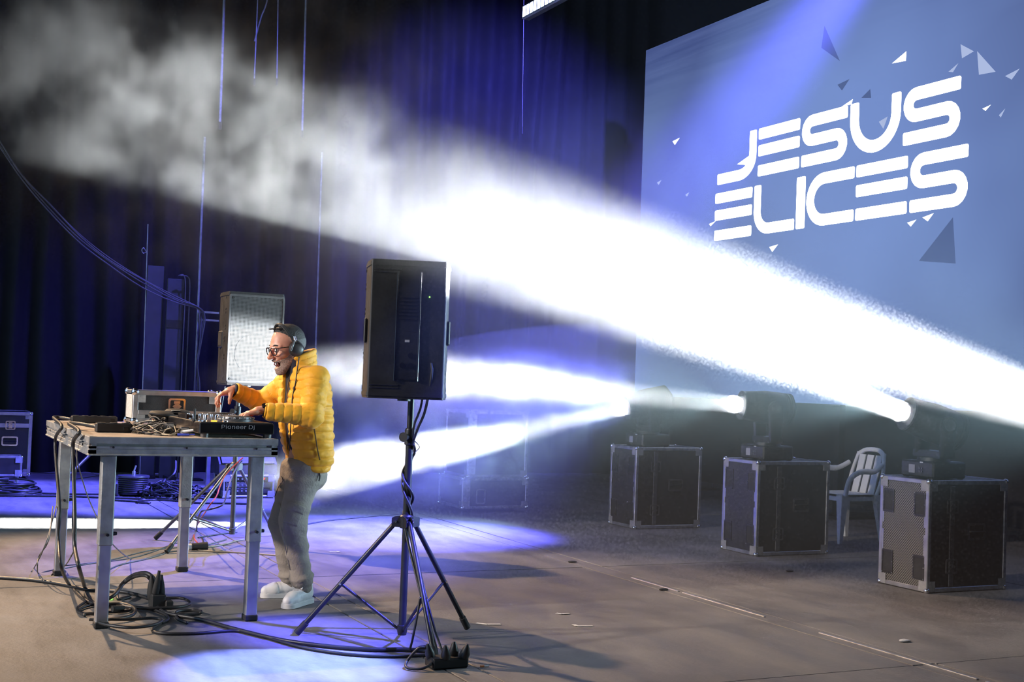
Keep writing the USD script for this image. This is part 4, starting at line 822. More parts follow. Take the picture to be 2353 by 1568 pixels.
def polygonise(f, lo, hi, h, smooth_it=2):
    """marching tetrahedra on a grid of spacing h; f(points) < 0 is inside; closed, manifold"""
    lo, hi = np.array(lo, float), np.array(hi, float); n = np.ceil((hi - lo) / h).astype(int) + 1
    ax = [lo[i] + h * np.arange(n[i]) for i in range(3)]
    V = np.empty(n, np.float32)
    for i in range(n[0]):
        Y, Z = np.meshgrid(ax[1], ax[2], indexing='ij'); V[i] = f(np.stack([np.full_like(Y, ax[0][i]), Y, Z], -1))
    V[[0, -1]] = 1; V[:, [0, -1]] = 1; V[:, :, [0, -1]] = 1
    V = np.where(np.abs(V) < 1e-6, 1e-6, V).astype(np.float64); S = V < 0
    off = np.array([[i & 1, (i >> 1) & 1, i >> 2] for i in range(8)])
    cnt = sum(S[o[0]:n[0] - 1 + o[0], o[1]:n[1] - 1 + o[1], o[2]:n[2] - 1 + o[2]].astype(int) for o in off)
    c = np.argwhere((cnt > 0) & (cnt < 8)); idx = c[:, None, :] + off[None]
    lin = (idx[..., 0] * n[1] + idx[..., 1]) * n[2] + idx[..., 2]; fl_ = V.ravel(); tri, dirs = [], []
    for t in _T6:
        L = lin[:, t]; s = fl_[L] < 0; code = s @ np.array([1, 2, 4, 8])
        for k in range(1, 15):
            m = np.flatnonzero(code == k)
            if not len(m): continue
            ins = [j for j in range(4) if k >> j & 1]; outs = [j for j in range(4) if not k >> j & 1]; l = L[m]
            E = lambda a, b: np.stack([l[:, a], l[:, b]], -1)
            if len(ins) == 1: q = [(E(ins[0], outs[0]), E(ins[0], outs[1]), E(ins[0], outs[2]))]
            elif len(ins) == 3: q = [(E(outs[0], ins[0]), E(outs[0], ins[1]), E(outs[0], ins[2]))]
            else:
                a, b, d, e = E(ins[0], outs[0]), E(ins[0], outs[1]), E(ins[1], outs[1]), E(ins[1], outs[0]); q = [(a, b, d), (a, d, e)]
            tri += [np.stack(x, 1) for x in q]; out_d = off[t][outs].mean(0) - off[t][ins].mean(0); dirs += [np.broadcast_to(out_d, (len(m), 3))] * len(q)
    T = np.sort(np.vstack(tri), -1); N = int(n.prod()); key = T[..., 0].astype(np.int64) * N + T[..., 1]
    u, inv = np.unique(key.ravel(), return_inverse=True); a, b = u // N, u % N
    P = lambda i: lo + h * np.stack(np.unravel_index(i, n), -1)
    w = np.clip(fl_[a] / (fl_[a] - fl_[b]), .03, .97)[:, None]; v = P(a) * (1 - w) + P(b) * w; F = inv.reshape(-1, 3)
    fv = v[F]; nr = np.cross(fv[:, 1] - fv[:, 0], fv[:, 2] - fv[:, 0]); flip = (nr * np.vstack(dirs)).sum(1) < 0
    F[flip] = F[flip][:, ::-1]
    e = np.vstack([F[:, [0, 1]], F[:, [1, 2]], F[:, [2, 0]]]); A = csr_matrix((np.ones(len(e)), (e[:, 0], e[:, 1])), (len(v), len(v))); A = ((A + A.T) > 0).astype(float)
    dg = np.asarray(A.sum(1)).ravel()[:, None]
    for k in range(2 * smooth_it): v = v + (.5, -.52)[k % 2] * (A @ v / dg - v)
    return trimesh.Trimesh(v, F, process=False)

FWD, LEFT, ZUP = np.array([0, -1.0, 0]), np.array([1.0, 0, 0]), np.array([0, 0, 1.0])
skin = usdkit.material(stage, LK + 'skin', {"t": ("texture_coordinate", {}), "n": ("noise_texture", {"scale": 28.0, "detail": 4.0}), "r": ("rgb_ramp", {"ramp": [(0.3, (0.50, 0.22, 0.135)), (0.7, (0.60, 0.29, 0.19))]}),
    "p": ("principled_bsdf", {"roughness": 0.45, "subsurface_weight": 0.15, "subsurface_scale": 0.01})}, [("t.object", "n.vector"), ("n.fac", "r.fac"), ("r.color", "p.base_color")], surface="p.BSDF")
M['skin'] = skin
M['jacket'] = mat('yellow_nylon', (0.80, 0.365, 0.015), 0.58, 0, 0.08, 30, 0.18, 45, sheen_weight=0.15, specular_ior_level=0.3)
M['zip'] = mat('zip_tape', (0.10, 0.05, 0.01), 0.5)
M['shirt'] = usdkit.material(stage, LK + 'black_red_shirt', {"t": ("texture_coordinate", {}), "n": ("noise_texture", {"scale": 26.0, "detail": 2.0}), "s": ("separate_xyz", {}), "z": ("map_range", {"from_min": -0.02, "from_max": -0.10, "to_min": 0.0, "to_max": 1.0, "clamp": True}),
    "r": ("rgb_ramp", {"ramp": [(0.55, (0, 0, 0)), (0.60, (1, 1, 1))]}), "k": ("math", {"math_type": "multiply"}), "x": ("mix_color", {"a": (0.012, 0.012, 0.014), "b": (0.42, 0.03, 0.03)}), "p": ("principled_bsdf", {"roughness": 0.8})},
    [("t.object", "n.vector"), ("t.object", "s.vector"), ("s.z", "z.value"), ("n.fac", "r.fac"), ("r.color", "k.value1"), ("z.result", "k.value2"), ("k.value", "x.fac"), ("x.result", "p.base_color")], surface="p.BSDF")
M['trousers'] = mat('khaki_cotton', (0.26, 0.225, 0.19), 0.85, 0, 0.16, 9, 0.3, 80)
M['sneaker'] = mat('white_leather', (0.66, 0.65, 0.66), 0.45, 0, 0.06, 20, 0.12, 60)
M['sole'] = mat('white_rubber_sole', (0.58, 0.57, 0.57), 0.6, 0, 0.08)
M['hair'] = mat('dark_hair', (0.018, 0.015, 0.014), 0.6, 0, 0.5, 160, 0.4, 300)
M['grey_hair'] = mat('greying_hair', (0.13, 0.12, 0.118), 0.7, 0, 0.5, 180, 0.4, 320)
M['beard'] = mat('grey_beard', (0.29, 0.20, 0.16), 0.85, 0, 0.45, 160, 0.5, 220)
M['lip'] = mat('lips', (0.32, 0.09, 0.075), 0.4)
M['mouth'] = mat('mouth_inside', (0.035, 0.008, 0.008), 0.5)
M['eye_white'] = mat('eye_white', (0.55, 0.52, 0.48), 0.25)
M['spectacle'] = mat('spectacle_frame', (0.012, 0.010, 0.010), 0.25)
M['navy'] = mat('navy_lining', (0.012, 0.014, 0.035), 0.8)

XM = -7.43                                                     # the plane through the middle of his body
J = dict(Lsh=at(727, 872, x=-7.235), Lel=at(716, 957, x=-7.15), Lwr=at(606, 944, x=-7.19), Rsh=at(668, 878, x=-7.63), Rel=at(601, 926, x=-7.72), Rwr=at(534, 897, x=-7.66),
         Lhip=at(700, 1092, x=-7.34), Lkn=at(672, 1200, x=-7.29), Lan=at(697, 1338, x=-7.32), Rhip=at(684, 1092, x=-7.54), Rkn=at(649, 1204, x=-7.56), Ran=at(671, 1328, x=-7.585),
         pelvis=at(696, 1075, x=XM), chest=at(704, 920, x=XM), neck=at(688, 850, x=XM))
ORI = np.array([XM, J['pelvis'][1], 0])
man = wthing('person', 'man in a mustard yellow puffer jacket and khaki trousers leaning over the controller', 'person', ORI)

# head frame: turned a little to the camera and tipped forward
hy, hp_ = math.radians(12), math.radians(13)
HF = np.array([math.sin(hy) * math.cos(hp_), -math.cos(hy) * math.cos(hp_), -math.sin(hp_)]); HL = np.array([math.cos(hy), math.sin(hy), 0]); HU = np.cross(HF, HL)
HC = at(659, 798, x=XM); HS = 1.07
HR = np.stack([HF, HL, HU], 1)
def hw(x, y, z): return HC + HR @ (np.array([x, y, z]) * HS)
def hl(p): return (p - HC) @ HR / HS
def head_sdf(q):
    """q in head units: x forward, y left, z up"""
    ya = np.abs(q[..., 1]); s = np.stack([q[..., 0], ya, q[..., 2]], -1)
    d = ell(s, (-.012, 0, .028), (.098, .076, .090))
    d = smin(d, ell(s, (.026, 0, -.022), (.066, .060, .078)), .03)
    d = smin(d, cap(s, (-.005, .052, -.055), (.055, .018, -.118), .020, .020), .035)       # jaw
    d = smin(d, ell(s, (.064, 0, -.128), (.022, .024, .018)), .02)                         # chin
    d = smin(d, cap(s, (.084, .0, .018), (.066, .045, .014), .013, .010), .016)            # brow
    d = smin(d, ell(s, (.060, .042, -.032), (.024, .022, .018)), .022)                     # cheek
    d = smax(d, -ell(s, (.092, .033, -.004), (.013, .017, .012)), .010)                    # eye socket
    d = smin(d, cap(s, (.088, 0, .008), (.116, 0, -.038), .008, .0125), .010)             # nose
    d = smin(d, ell(s, (.102, .010, -.041), (.012, .009, .008)), .006)
    d = smax(d, -ell(s, (.104, .006, -.050), (.005, .0035, .004)), .003)                   # nostril
    d = smin(d, ell(s, (.083, 0, -.062), (.016, .026, .011)), .012)                        # upper lip mound
    d = smin(d, ell(s, (.074, 0, -.108), (.015, .024, .010)), .012)                        # lower lip
    d = smax(d, -ell(s, (.086, 0, -.084), (.032, .022, .0165)), .006)                      # open mouth
    d = smin(d, ell(s, (-.012, .077, -.012), (.018, .008, .030)), .008)                    # ear
    return d
def neck_sdf(p):
    return cap(p, hw(-.022, 0, -.045), J['neck'] + (0, .02, -.04), .058, .068)
def hand(p, wrist, k, sgn, pose):
    """k: frame (forward along the hand, across towards the thumb, up = back of hand); pose: per finger (spread, bends)"""
    f, a, u = k; W = np.asarray(wrist, float)
    X = lambda x, y, z: W + f * x + a * y + u * z
    d = smin(cap(p, W - f * .03, X(.02, 0, 0), .025, .026), ell((p - X(.052, .002, -.002)) @ np.stack([f, a, u], 1), (0, 0, 0), (.046, .040, .0155)), .022)
    for i, (y0, L, r, sp, b) in enumerate(pose['f']):
        base = X(.082 - .006 * abs(i - 1), y0, .001); dirn = math.radians(sp); pts = [base - f * .03, base]; ang = 0.0
        for seg, bb in zip((.46, .31, .25), b):
            ang += math.radians(bb); v = (f * math.cos(dirn) + a * math.sin(dirn)) * math.cos(ang) - u * math.sin(ang); pts.append(pts[-1] + v * L * seg)
        d = smin(d, chain(p, pts, [r * 1.05, r * 1.05, r, r * .93, r * .8], .006), .007)
    t0, t1, t2, t3 = pose['t']; d = smin(d, chain(p, [X(*t0), X(*t1), X(*t2), X(*t3)], [.0155, .0125, .0105, .0085], .008), .010)
    return d
def norm(v): return v / np.linalg.norm(v)
# left hand flat on the jog wheel, right hand hanging loosely over the case lid; thumbs on their inner sides
lt = at(545, 958, x=-7.20); Lf = norm(np.array([-.02, lt[1] - J['Lwr'][1], -.035])); La = norm(np.cross(Lf, ZUP)) ; La = La if La[0] < 0 else -La; Lu = np.cross(La, Lf); Lu = Lu if Lu[2] > 0 else -Lu
rt = at(484, 914, x=-7.64); Rf = norm(rt - J['Rwr']); Ra = np.array([1.0, 0, .1]); Ra = norm(Ra - Rf * (Ra @ Rf)); Ru = np.cross(Ra, Rf); Ru = Ru if Ru[2] > 0 else -Ru
LP = dict(f=[(.030, .078, .0088, 12, (12, 20, 14)), (.010, .087, .0090, 3, (14, 22, 14)), (-.011, .081, .0086, -5, (14, 22, 14)), (-.031, .064, .0078, -14, (14, 22, 12))], t=[(.012, .022, -.004), (.040, .048, -.010), (.066, .062, -.020), (.086, .066, -.030)])
RP = dict(f=[(.030, .078, .0088, 8, (22, 34, 22)), (.010, .087, .0090, 2, (30, 36, 24)), (-.011, .081, .0086, -4, (38, 38, 26)), (-.031, .064, .0078, -10, (44, 40, 26))], t=[(.012, .022, -.006), (.036, .044, -.022), (.052, .050, -.046), (.062, .046, -.068)])
LW = J['Lwr'] + (0, -.012, .002); RW = J['Rwr'].copy()
sub = lambda f, lo, hi, h, it=2: polygonise(f, lo, hi, h, it)
def biggest(*a): return max(sub(*a).split(only_watertight=False), key=lambda m: len(m.faces))
def solid(m): return manifold3d.Manifold(manifold3d.Mesh(np.asarray(m.vertices, np.float32), np.asarray(m.faces, np.uint32)))
def bounds(pts, pad): pts = np.array(pts); return pts.min(0) - pad, pts.max(0) + pad
m_head = sub(lambda p: smin(head_sdf(hl(p)) * HS, neck_sdf(p), .025), HC - .20, HC + .20, .0036)
def torso_sdf(p):
    d = chain(p, [J['pelvis'] + (0, 0, -.04), J['chest'] + (0, 0, -.06), J['neck'] + (0, .01, -.05)], [.09, .095, .07], .06)
    for s in 'LR':
        d = smin(d, chain(p, [J['neck'] + (0, .02, -.05), J[s + 'sh'], J[s + 'el'], J[s + 'wr']], [.06, .052, .040, .027], .03), .03)
        d = smin(d, chain(p, [J[s + 'hip'], J[s + 'kn'], J[s + 'an'] + (0, 0, -.04)], [.070, .050, .036], .03), .05)
    return d
b0, b1 = bounds([J[k] for k in J], .13); b0[2] = J['Lan'][2] - .12; b1[2] = J['neck'][2] + .05
m_torso = sub(torso_sdf, b0, b1, .016)
lo, hi = bounds([LW, lt], .08); m_lh = sub(lambda p: hand(p, LW, (Lf, La, Lu), 1, LP), lo, hi, .0028, 1)
lo, hi = bounds([RW, rt], .085); m_rh = sub(lambda p: hand(p, RW, (Rf, Ra, Ru), 1, RP), lo, hi, .0028, 1)
body = None
for k in (m_torso, m_head, m_lh, m_rh): body = solid(k) if body is None else body + solid(k)
bd = part(man, 'body', tm(body), 'skin', 60)
for s in (1, -1):
    part(bd, 'eye', ball(hw(.0815, s * .033, -.005), .0125 * HS, 2), 'eye_white', True)
    part(bd, 'iris', ball(hw(.0885, s * .034, -.0075), .0065 * HS, 2), 'hair', True)
    part(bd, 'eyebrow', tube([hw(.090, s * .014, .021), hw(.088, s * .030, .026), hw(.074, s * .048, .020)], np.array([.0035] * 8 + [.004] * 8 + [.002]) * HS, 6), 'hair')
lipc = lambda r1, r2: [hw(.0825 - .012 * abs(math.sin(a)) ** 2 * .8 - .012 * (math.sin(a) < 0) * abs(math.sin(a)), .0215 * math.cos(a), -.084 + .0172 * math.sin(a)) for a in np.linspace(0, 2 * np.pi, 17)[:-1]]
part(bd, 'lips', tube(lipc(0, 0), .0032 * HS, 7, 3, True), 'lip')
part(bd, 'mouth_cavity', ball(hw(.064, 0, -.084), 1, 3).apply_translation(-hw(.064, 0, -.084)).apply_scale(.0155 * HS).apply_translation(hw(.064, 0, -.084)), 'mouth', True)
part(bd, 'upper_teeth', tube([hw(.070, .015, -.072), hw(.080, .008, -.072), hw(.083, 0, -.072), hw(.080, -.008, -.072), hw(.070, -.015, -.072)], .0035 * HS, 6), 'eye_white')
lump = lambda p, sc_, sd, amp: amp * (meshkit.fbm(p * sc_, 2, sd) - .5)
def hair_sdf(p):
    q = hl(p); d = head_sdf(q) - lump(p, 120, 3, .004)
    front = q[..., 0] - (.046 - .9 * np.clip(.082 - q[..., 2], -.05, .2) - .25 * np.abs(q[..., 1]))                       # hairline, receding at the temples
    d = d - (.001 + (.0045 + .006 * np.clip((q[..., 2] - .03) / .09, 0, 1)) * np.clip(-front / .035, 0, 1)); d = smax(d, front, .004); d = smax(d, -.040 - q[..., 2] + .25 * (q[..., 0] + .03), .008)
    return smax(d, q[..., 0] - .02 - 8 * np.clip(q[..., 2] - .045, 0, 1), .008) * HS
part(man, 'hair', sub(hair_sdf, HC - .18, HC + .18, .0042, 1), 'hair', True, 'short dark hair greying at the sides')
part(man, 'fringe', cat([tube([hw(.030, y, .108), hw(.050, y * 1.1, .113), hw(.064 + .01 * math.sin(y * 300), y * 1.25 + .003, .114 + .005 * math.cos(y * 500))], np.linspace(.0055, .001, 17) * HS, 5) for y in np.linspace(-.042, .036, 13)]), 'hair', True)
def side_sdf(p):
    q = hl(p); d = head_sdf(q) - .0100 - lump(p, 130, 6, .002)
    d = smax(d, np.abs(q[..., 2] + .012) - .055, .015); d = smax(d, q[..., 0] + .012 + .2 * np.clip(q[..., 2], -.1, .1), .006); return smax(d, .03 - np.abs(q[..., 1]), .02) * HS
part(man, 'side_hair', sub(side_sdf, HC - .18, HC + .18, .0044, 1), 'grey_hair', True, 'grey hair at the side and nape')
def beard_sdf(p):
    q = hl(p); d = head_sdf(q) - .0030 - lump(p, 110, 9, .0018)
    line = q[..., 2] - (-.052 - .35 * np.clip(q[..., 0] - .045, -.02, .03) + .75 * np.clip(.035 - q[..., 0], 0, .05))
    d = smax(d, line, .006); d = smax(d, -.010 - q[..., 0], .006); d = smax(d, -.152 - q[..., 2], .006)
    return smax(d, -ell(q, (.088, 0, -.084), (.04, .0265, .0215)), .004) * HS
part(man, 'beard', sub(beard_sdf, HC - .2, HC + .18, .0040, 1), 'beard', True, 'short grey beard')
part(man, 'moustache', tube([hw(.070, .032, -.074), hw(.088, .020, -.061), hw(.099, .006, -.057), hw(.099, -.006, -.057), hw(.088, -.020, -.061), hw(.070, -.032, -.074)], np.array([.002, .0042, .0048, .0048, .0042, .002]).repeat(6)[:31] * HS, 7, 6), 'beard')
# spectacles
gl_ = part(man, 'glasses', tube([hw(.106, .012, .001), hw(.112, 0, .006), hw(.106, -.012, .001)], .0028 * HS, 6), 'spectacle', label='black-framed glasses')
for s in (1, -1):
    rim = [hw(.106 - .010 * (abs(y) - .012) / .05 - .0, s * y, z) for y, z in ((.012, .006), (.020, .013), (.040, .0135), (.057, .010), (.060, -.004), (.053, -.023), (.036, -.028), (.020, -.024), (.012, -.010))]
    part(gl_, 'rim', tube(rim, .0027 * HS, 6, 5, True), 'spectacle')
    part(gl_, 'temple', tube([hw(.097, s * .060, .008), hw(.060, s * .078, .008), hw(.0, s * .086, .002), hw(-.02, s * .084, -.012)], .0028 * HS, 6), 'spectacle')

# jacket: rows of quilting round the body, along the sleeves and round the collar
rows = [(840, 668, 716, .13), (856, 650, 738, .17), (872, 646, 752, .205), (900, 644, 759, .215), (940, 641, 763, .212), (985, 643, 764, .208), (1030, 652, 764, .205), (1062, 661, 761, .20), (1082, 668, 752, .19)]
RZ, RY, RA, RB = [], [], [], []
for py, f_, b_, wd in rows[::-1]:
    c = at((f_ + b_) / 2, py, x=XM); e = at(b_, py, x=XM); half = (e[1] - c[1]) * .96
    RZ.append(c[2]); RY.append(c[1]); RA.append(math.sqrt(max(half ** 2 - (.42 * wd) ** 2 * .55, .09 ** 2))); RB.append(wd)
def torso_rows(p):
    z = p[..., 2]; yc = np.interp(z, RZ, RY); a = np.interp(z, RZ, RA); b = np.interp(z, RZ, RB)
    y, x = (p[..., 1] - yc) / a, (p[..., 0] - XM) / b; r = (np.abs(x) ** 2.4 + np.abs(y) ** 2.4) ** (1 / 2.4); d = (r - 1) * np.minimum(a, b)
    return smax(smax(d, RZ[0] - z, .03), z - RZ[-1], .05), z
def puff(s, per): return np.sqrt(np.abs(np.sin(np.pi * s / per)))
def jacket_sdf(p, quilt=1.0):
    d, z = torso_rows(p); wr = meshkit.noise(p * (9, 9, 22), 4) - .5
    wr2 = meshkit.fbm(p * (16, 16, 30), 2, 8) - .5; out = d - quilt * (.0085 * puff(z - RZ[0] + .01 + .010 * (meshkit.noise(p * 7, 2) - .5), .050) + .010 * wr + .007 * wr2)
    for s in 'LR':
        A, B, C = J[s + 'sh'], J[s + 'el'], J[s + 'wr'] + (J[s + 'el'] - J[s + 'wr']) * .04
        L1, L2 = np.linalg.norm(B - A), np.linalg.norm(C - B)
        t1 = np.clip(((p - A) @ (B - A)) / L1 ** 2, 0, 1); t2 = np.clip(((p - B) @ (C - B)) / L2 ** 2, 0, 1)
        d1 = np.linalg.norm(p - A - t1[..., None] * (B - A), axis=-1); d2 = np.linalg.norm(p - B - t2[..., None] * (C - B), axis=-1)
        e1 = d1 - (.074 - .010 * t1) - quilt * (.0075 * puff(t1 * L1 + .02, .050) + .012 * wr + .008 * wr2); e2 = d2 - (.062 - .018 * t2) - quilt * (.0065 * puff(t2 * L2 + .03, .050) + .012 * wr + .008 * wr2)
        e2 = smax(e2, ((p - C) @ norm(C - B)), .01)
        out = smin(out, smin(e1, e2, .018), .028)
    return out
NB = J['neck'] + (0, .012, .0); KA = norm(np.array([0, -.38, 1.0])); KX = np.array([1.0, 0, 0]); KY = np.cross(KA, KX)
def collar_sdf(p):
    q = p - (NB + KA * .045); h = q @ KA; x = q @ KX; y = q @ KY
    r = np.sqrt((x / 1.06) ** 2 + (y / 1.12) ** 2); R = .084 + .22 * np.clip(h, -.1, .1)
    d = np.abs(r - R) - .011 - .006 * puff(h + .05, .035); d = smax(d, np.abs(h) - .055, .012)
    return d
def opening(p):
    """the wedge left open at the front, seen from his front: y well ahead of the body"""
    z = p[..., 2]; top, bot = J['neck'][2] + .08, RZ[0]; w = .046 + .016 * np.clip((z - bot) / (top - bot), 0, 1) ** 1.3
    yc = np.interp(z, RZ, RY)
    return smax(np.abs(p[..., 0] - (XM + .040)) - w, p[..., 1] - (yc - .055), .004)
def inner(p):
    d, z = torso_rows(p); return d + .022
def whole_jacket(p):
    d = smin(jacket_sdf(p), collar_sdf(p), .012)
    h = (p - NB) @ KA; r = np.sqrt(((p - NB) @ KX) ** 2 + ((p - NB) @ KY) ** 2 / 1.15)
    d = smax(d, -np.maximum(r - .070 - .2 * np.clip(h, -.05, .1), -.02 - h), .006)   # neck hole
    return smax(d, -smax(opening(p), -.2 + 0 * p[..., 0], .004), .006)
jb0, jb1 = bounds([J['Lsh'], J['Rsh'], J['Lel'], J['Rel'], J['Lwr'], J['Rwr'], J['neck'] + (0, 0, .10), (XM, J['pelvis'][1] + .16, RZ[0]), (XM, J['pelvis'][1] - .16, RZ[0] - .02)], .115)
jk = part(man, 'jacket', sub(whole_jacket, jb0, jb1, .0062, 1), 'jacket', True, 'mustard yellow quilted puffer jacket')
part(man, 'shirt', sub(lambda p: smax(smin(torso_rows(p)[0] + .016, cap(p, J['neck'] + (0, .01, -.06), J['neck'] + (0, 0, .045), .075, .066), .03), p[..., 2] - (J['neck'][2] + .05), .01), jb0 - (0, 0, .05), jb1, .010, 2), 'shirt', True, 'black T-shirt with red print low down')
def torso_skin(p):
    d, z = torso_rows(p); return smax(d - .009 * puff(z - RZ[0] + .01, .050) - .004, -opening(p), .006)
def march(px, py, f, start=5.5, stop=9.5, off=.004):
    """the point where a line of sight first meets the field f"""
    o, d = np.array([0, 0, EYE]), ray(px, py); t = start
    for _ in range(200):
        v = float(f((o + d * t)[None])[0])
        if v < off or t > stop: break
        t += max(v * .7, .001)
    return o + d * t
for s in 'LR':
    C = J[s + 'wr'] + (J[s + 'el'] - J[s + 'wr']) * .045; ax = norm(J[s + 'wr'] - J[s + 'el'])
    part(jk, 'cuff', lathe([(.030, -.012), (.043, -.010), (.045, .006), (.040, .012), (.030, .010)], C, ax, 24), 'navy' if s == 'R' else 'jacket', True)
part(jk, 'zip', tube([march(x, y, torso_skin) for x, y in ((664, 872), (660, 900), (657, 940), (657, 985), (661, 1030), (667, 1070))], .0035, 6), 'zip')
part(jk, 'pocket_zip', tube([march(x, y, torso_skin) for x, y in ((722, 985), (726, 1010), (730, 1035), (735, 1058))], .0040, 6), 'zip')
em = march(676, 893, whole_jacket, off=.003); part(jk, 'emblem', ball(em, .010, 2, (1, 1, 1)).apply_translation(-em).apply_scale((.5, .8, 1.2)).apply_translation(em), 'zip', True, 'small stitched shield on the chest')
part(jk, 'collar_lining', sub(lambda p: smax(np.abs(np.sqrt(((p - NB) @ KX) ** 2 + ((p - NB) @ KY) ** 2 / 1.2) - .080) - .008, np.abs((p - NB) @ KA - .045) - .050, .006), NB - .15, NB + .17, .008, 1), 'navy', True)

# trousers
def leg_sdf(p, s, wob):
    H, K, A = J[s + 'hip'] + (0, 0, .03), J[s + 'kn'], J[s + 'an'] + (0, 0, -.03)
    L1, L2 = np.linalg.norm(K - H), np.linalg.norm(A - K); t2 = np.clip(((p - K) @ (A - K)) / L2 ** 2, 0, 1)
    d = smin(cap(p, H, K, .103, .080), cap(p, K, A, .078, .058), .03)
    gather = .011 * np.exp(-((t2 - .86) / .07) ** 2) * 1.4 - .006 * np.exp(-((t2 - .97) / .05) ** 2) + .004 * np.sin(t2 * 55) * np.clip((t2 - .7) * 4, 0, 1)
    d = d - gather - wob
    return smax(d, A[2] - .052 - p[..., 2], .006)
def trousers_sdf(p):
    wob = .020 * (meshkit.fbm(p * (11, 11, 13) + p[..., 2:3] * 4, 2, 11) - .5)
    d = smin(leg_sdf(p, 'L', wob), leg_sdf(p, 'R', wob), .022)
    d = smin(d, ell(p, J['pelvis'] + (0, .01, -.03), (.185, .135, .13)) - wob, .03)
    return smax(d, p[..., 2] - J['pelvis'][2] - .06, .01)
tb0, tb1 = bounds([J['Lhip'], J['Rhip'], J['Lan'], J['Ran'], J['pelvis'] + (0, 0, .06)], .155); tb0[2] = min(J['Ran'][2], J['Lan'][2]) - .07; tb1[2] = J['pelvis'][2] + .08
tr = part(man, 'trousers', sub(trousers_sdf, tb0, tb1, .0072, 1), 'trousers', True, 'khaki cargo trousers')
pk = [march(x, y, trousers_sdf) for x, y in ((665, 1158), (699, 1170), (700, 1192), (668, 1182))]; u, v = norm(pk[1] - pk[0]), None; v = norm(np.cross(np.cross(u, pk[3] - pk[0]), u))
w_, h_ = np.linalg.norm(pk[1] - pk[0]), .11
part(tr, 'cargo_pocket', biggest(lambda p: smax(smax(np.abs((p - (pk[0] + pk[1]) / 2) @ u) - w_ / 2, np.abs((p - (pk[0] + pk[1]) / 2) @ v - h_ / 2) - h_ / 2, .01), np.abs(trousers_sdf(p)) - .010, .004), pk[0] - .16, pk[0] + .16, .006, 1), 'trousers', True)
part(tr, 'pocket_flap', biggest(lambda p: smax(smax(np.abs((p - (pk[0] + pk[1]) / 2) @ u) - w_ / 2 - .006, np.abs((p - (pk[0] + pk[1]) / 2) @ v - .015) - .022, .006), np.abs(trousers_sdf(p)) - .016, .004), pk[0] - .16, pk[0] + .16, .006, 1), 'trousers', True)
part(tr, 'side_seam', tube([march(x, y, trousers_sdf) for x, y in ((644, 1110), (643, 1160), (648, 1220), (658, 1270), (666, 1310))], .0028, 5), 'trousers')
part(tr, 'drawstring', tube([march(733, 1085, trousers_sdf), march(735, 1095, trousers_sdf, off=.012), march(733, 1106, trousers_sdf, off=.012)], .004, 6), 'black')
part(tr, 'drawstring', tube([march(646, 1095, trousers_sdf), march(650, 1105, trousers_sdf, off=.01), march(640, 1120, trousers_sdf, off=.012), march(632, 1140, trousers_sdf, off=.02)], .0025, 6), 'black')

# shoes
def shoe(an, toe_dir, L=.285):
    a = np.array([an[0], an[1], 0]); f = norm(np.array([toe_dir[0], toe_dir[1], 0])); l = np.cross(ZUP, f); X = lambda x, y, z: a + f * x + l * y + ZUP * z; R = np.stack([f, l, ZUP], 1)
    def up(p):
        q = (p - a) @ R
        d = chain(q, [(-.045, 0, .062), (.03, 0, .058), (.115, .004, .045), (.165, .006, .040)], [.040, .041, .040, .032], .03)
        d = smin(d, cap(q, (-.02, 0, .06), (-.022, 0, .115), .044, .048), .03)
        d = smax(d, .018 - q[..., 2], .006); d = smax(d, q[..., 2] - .116 - .25 * np.clip(-q[..., 0] - .02, -.03, .1), .006)
        d = smax(d, -cap(q, (-.022, 0, .105), (-.022, 0, .18), .034, .040), .004)
        return d + .0025 * np.exp(-((q[..., 0] - .105 + .3 * np.abs(q[..., 1])) / .006) ** 2)
    sh = part(man, 'shoe', sub(up, X(.06, 0, .07) - .17, X(.06, 0, .07) + .17, .0052, 1), 'sneaker', True, 'white leather sneaker')
    out = LineString([(-.052, 0), (.03, .0), (.115, .005), (.155, .006)]).buffer(.045, quad_segs=10)
    part(sh, 'sole', cat([prism(out, .022, X(0, 0, .001), f, l), prism(out.buffer(-.003), .008, X(0, 0, .022), f, l)]), 'sole', 25)
    for i in range(5):
        x, z = .035 + i * .017, .104 - i * .0095
        part(sh, 'lace', tube([X(x, -.024, z - .012), X(x + .004, 0, z + .001), X(x, .024, z - .012)], .0034, 6), 'sole')
    part(sh, 'lace_bow', tube([X(.028, 0, .112), X(.05, .03, .118), X(.066, .036, .100), X(.045, .012, .109), X(.03, 0, .112), X(.052, -.03, .118), X(.064, -.03, .102)], .0032, 6), 'sole')
    part(sh, 'tongue', tube([X(.020, 0, .100), X(.012, 0, .120), X(.004, 0, .136)], .017, 8, 4), 'sneaker', True)
shoe(J['Lan'] + (-.012, .0, 0), fl(641, 1402) - fl(727, 1378)); shoe(J['Ran'] + (0, .01, 0), np.array([-.12, -1.0, 0]))

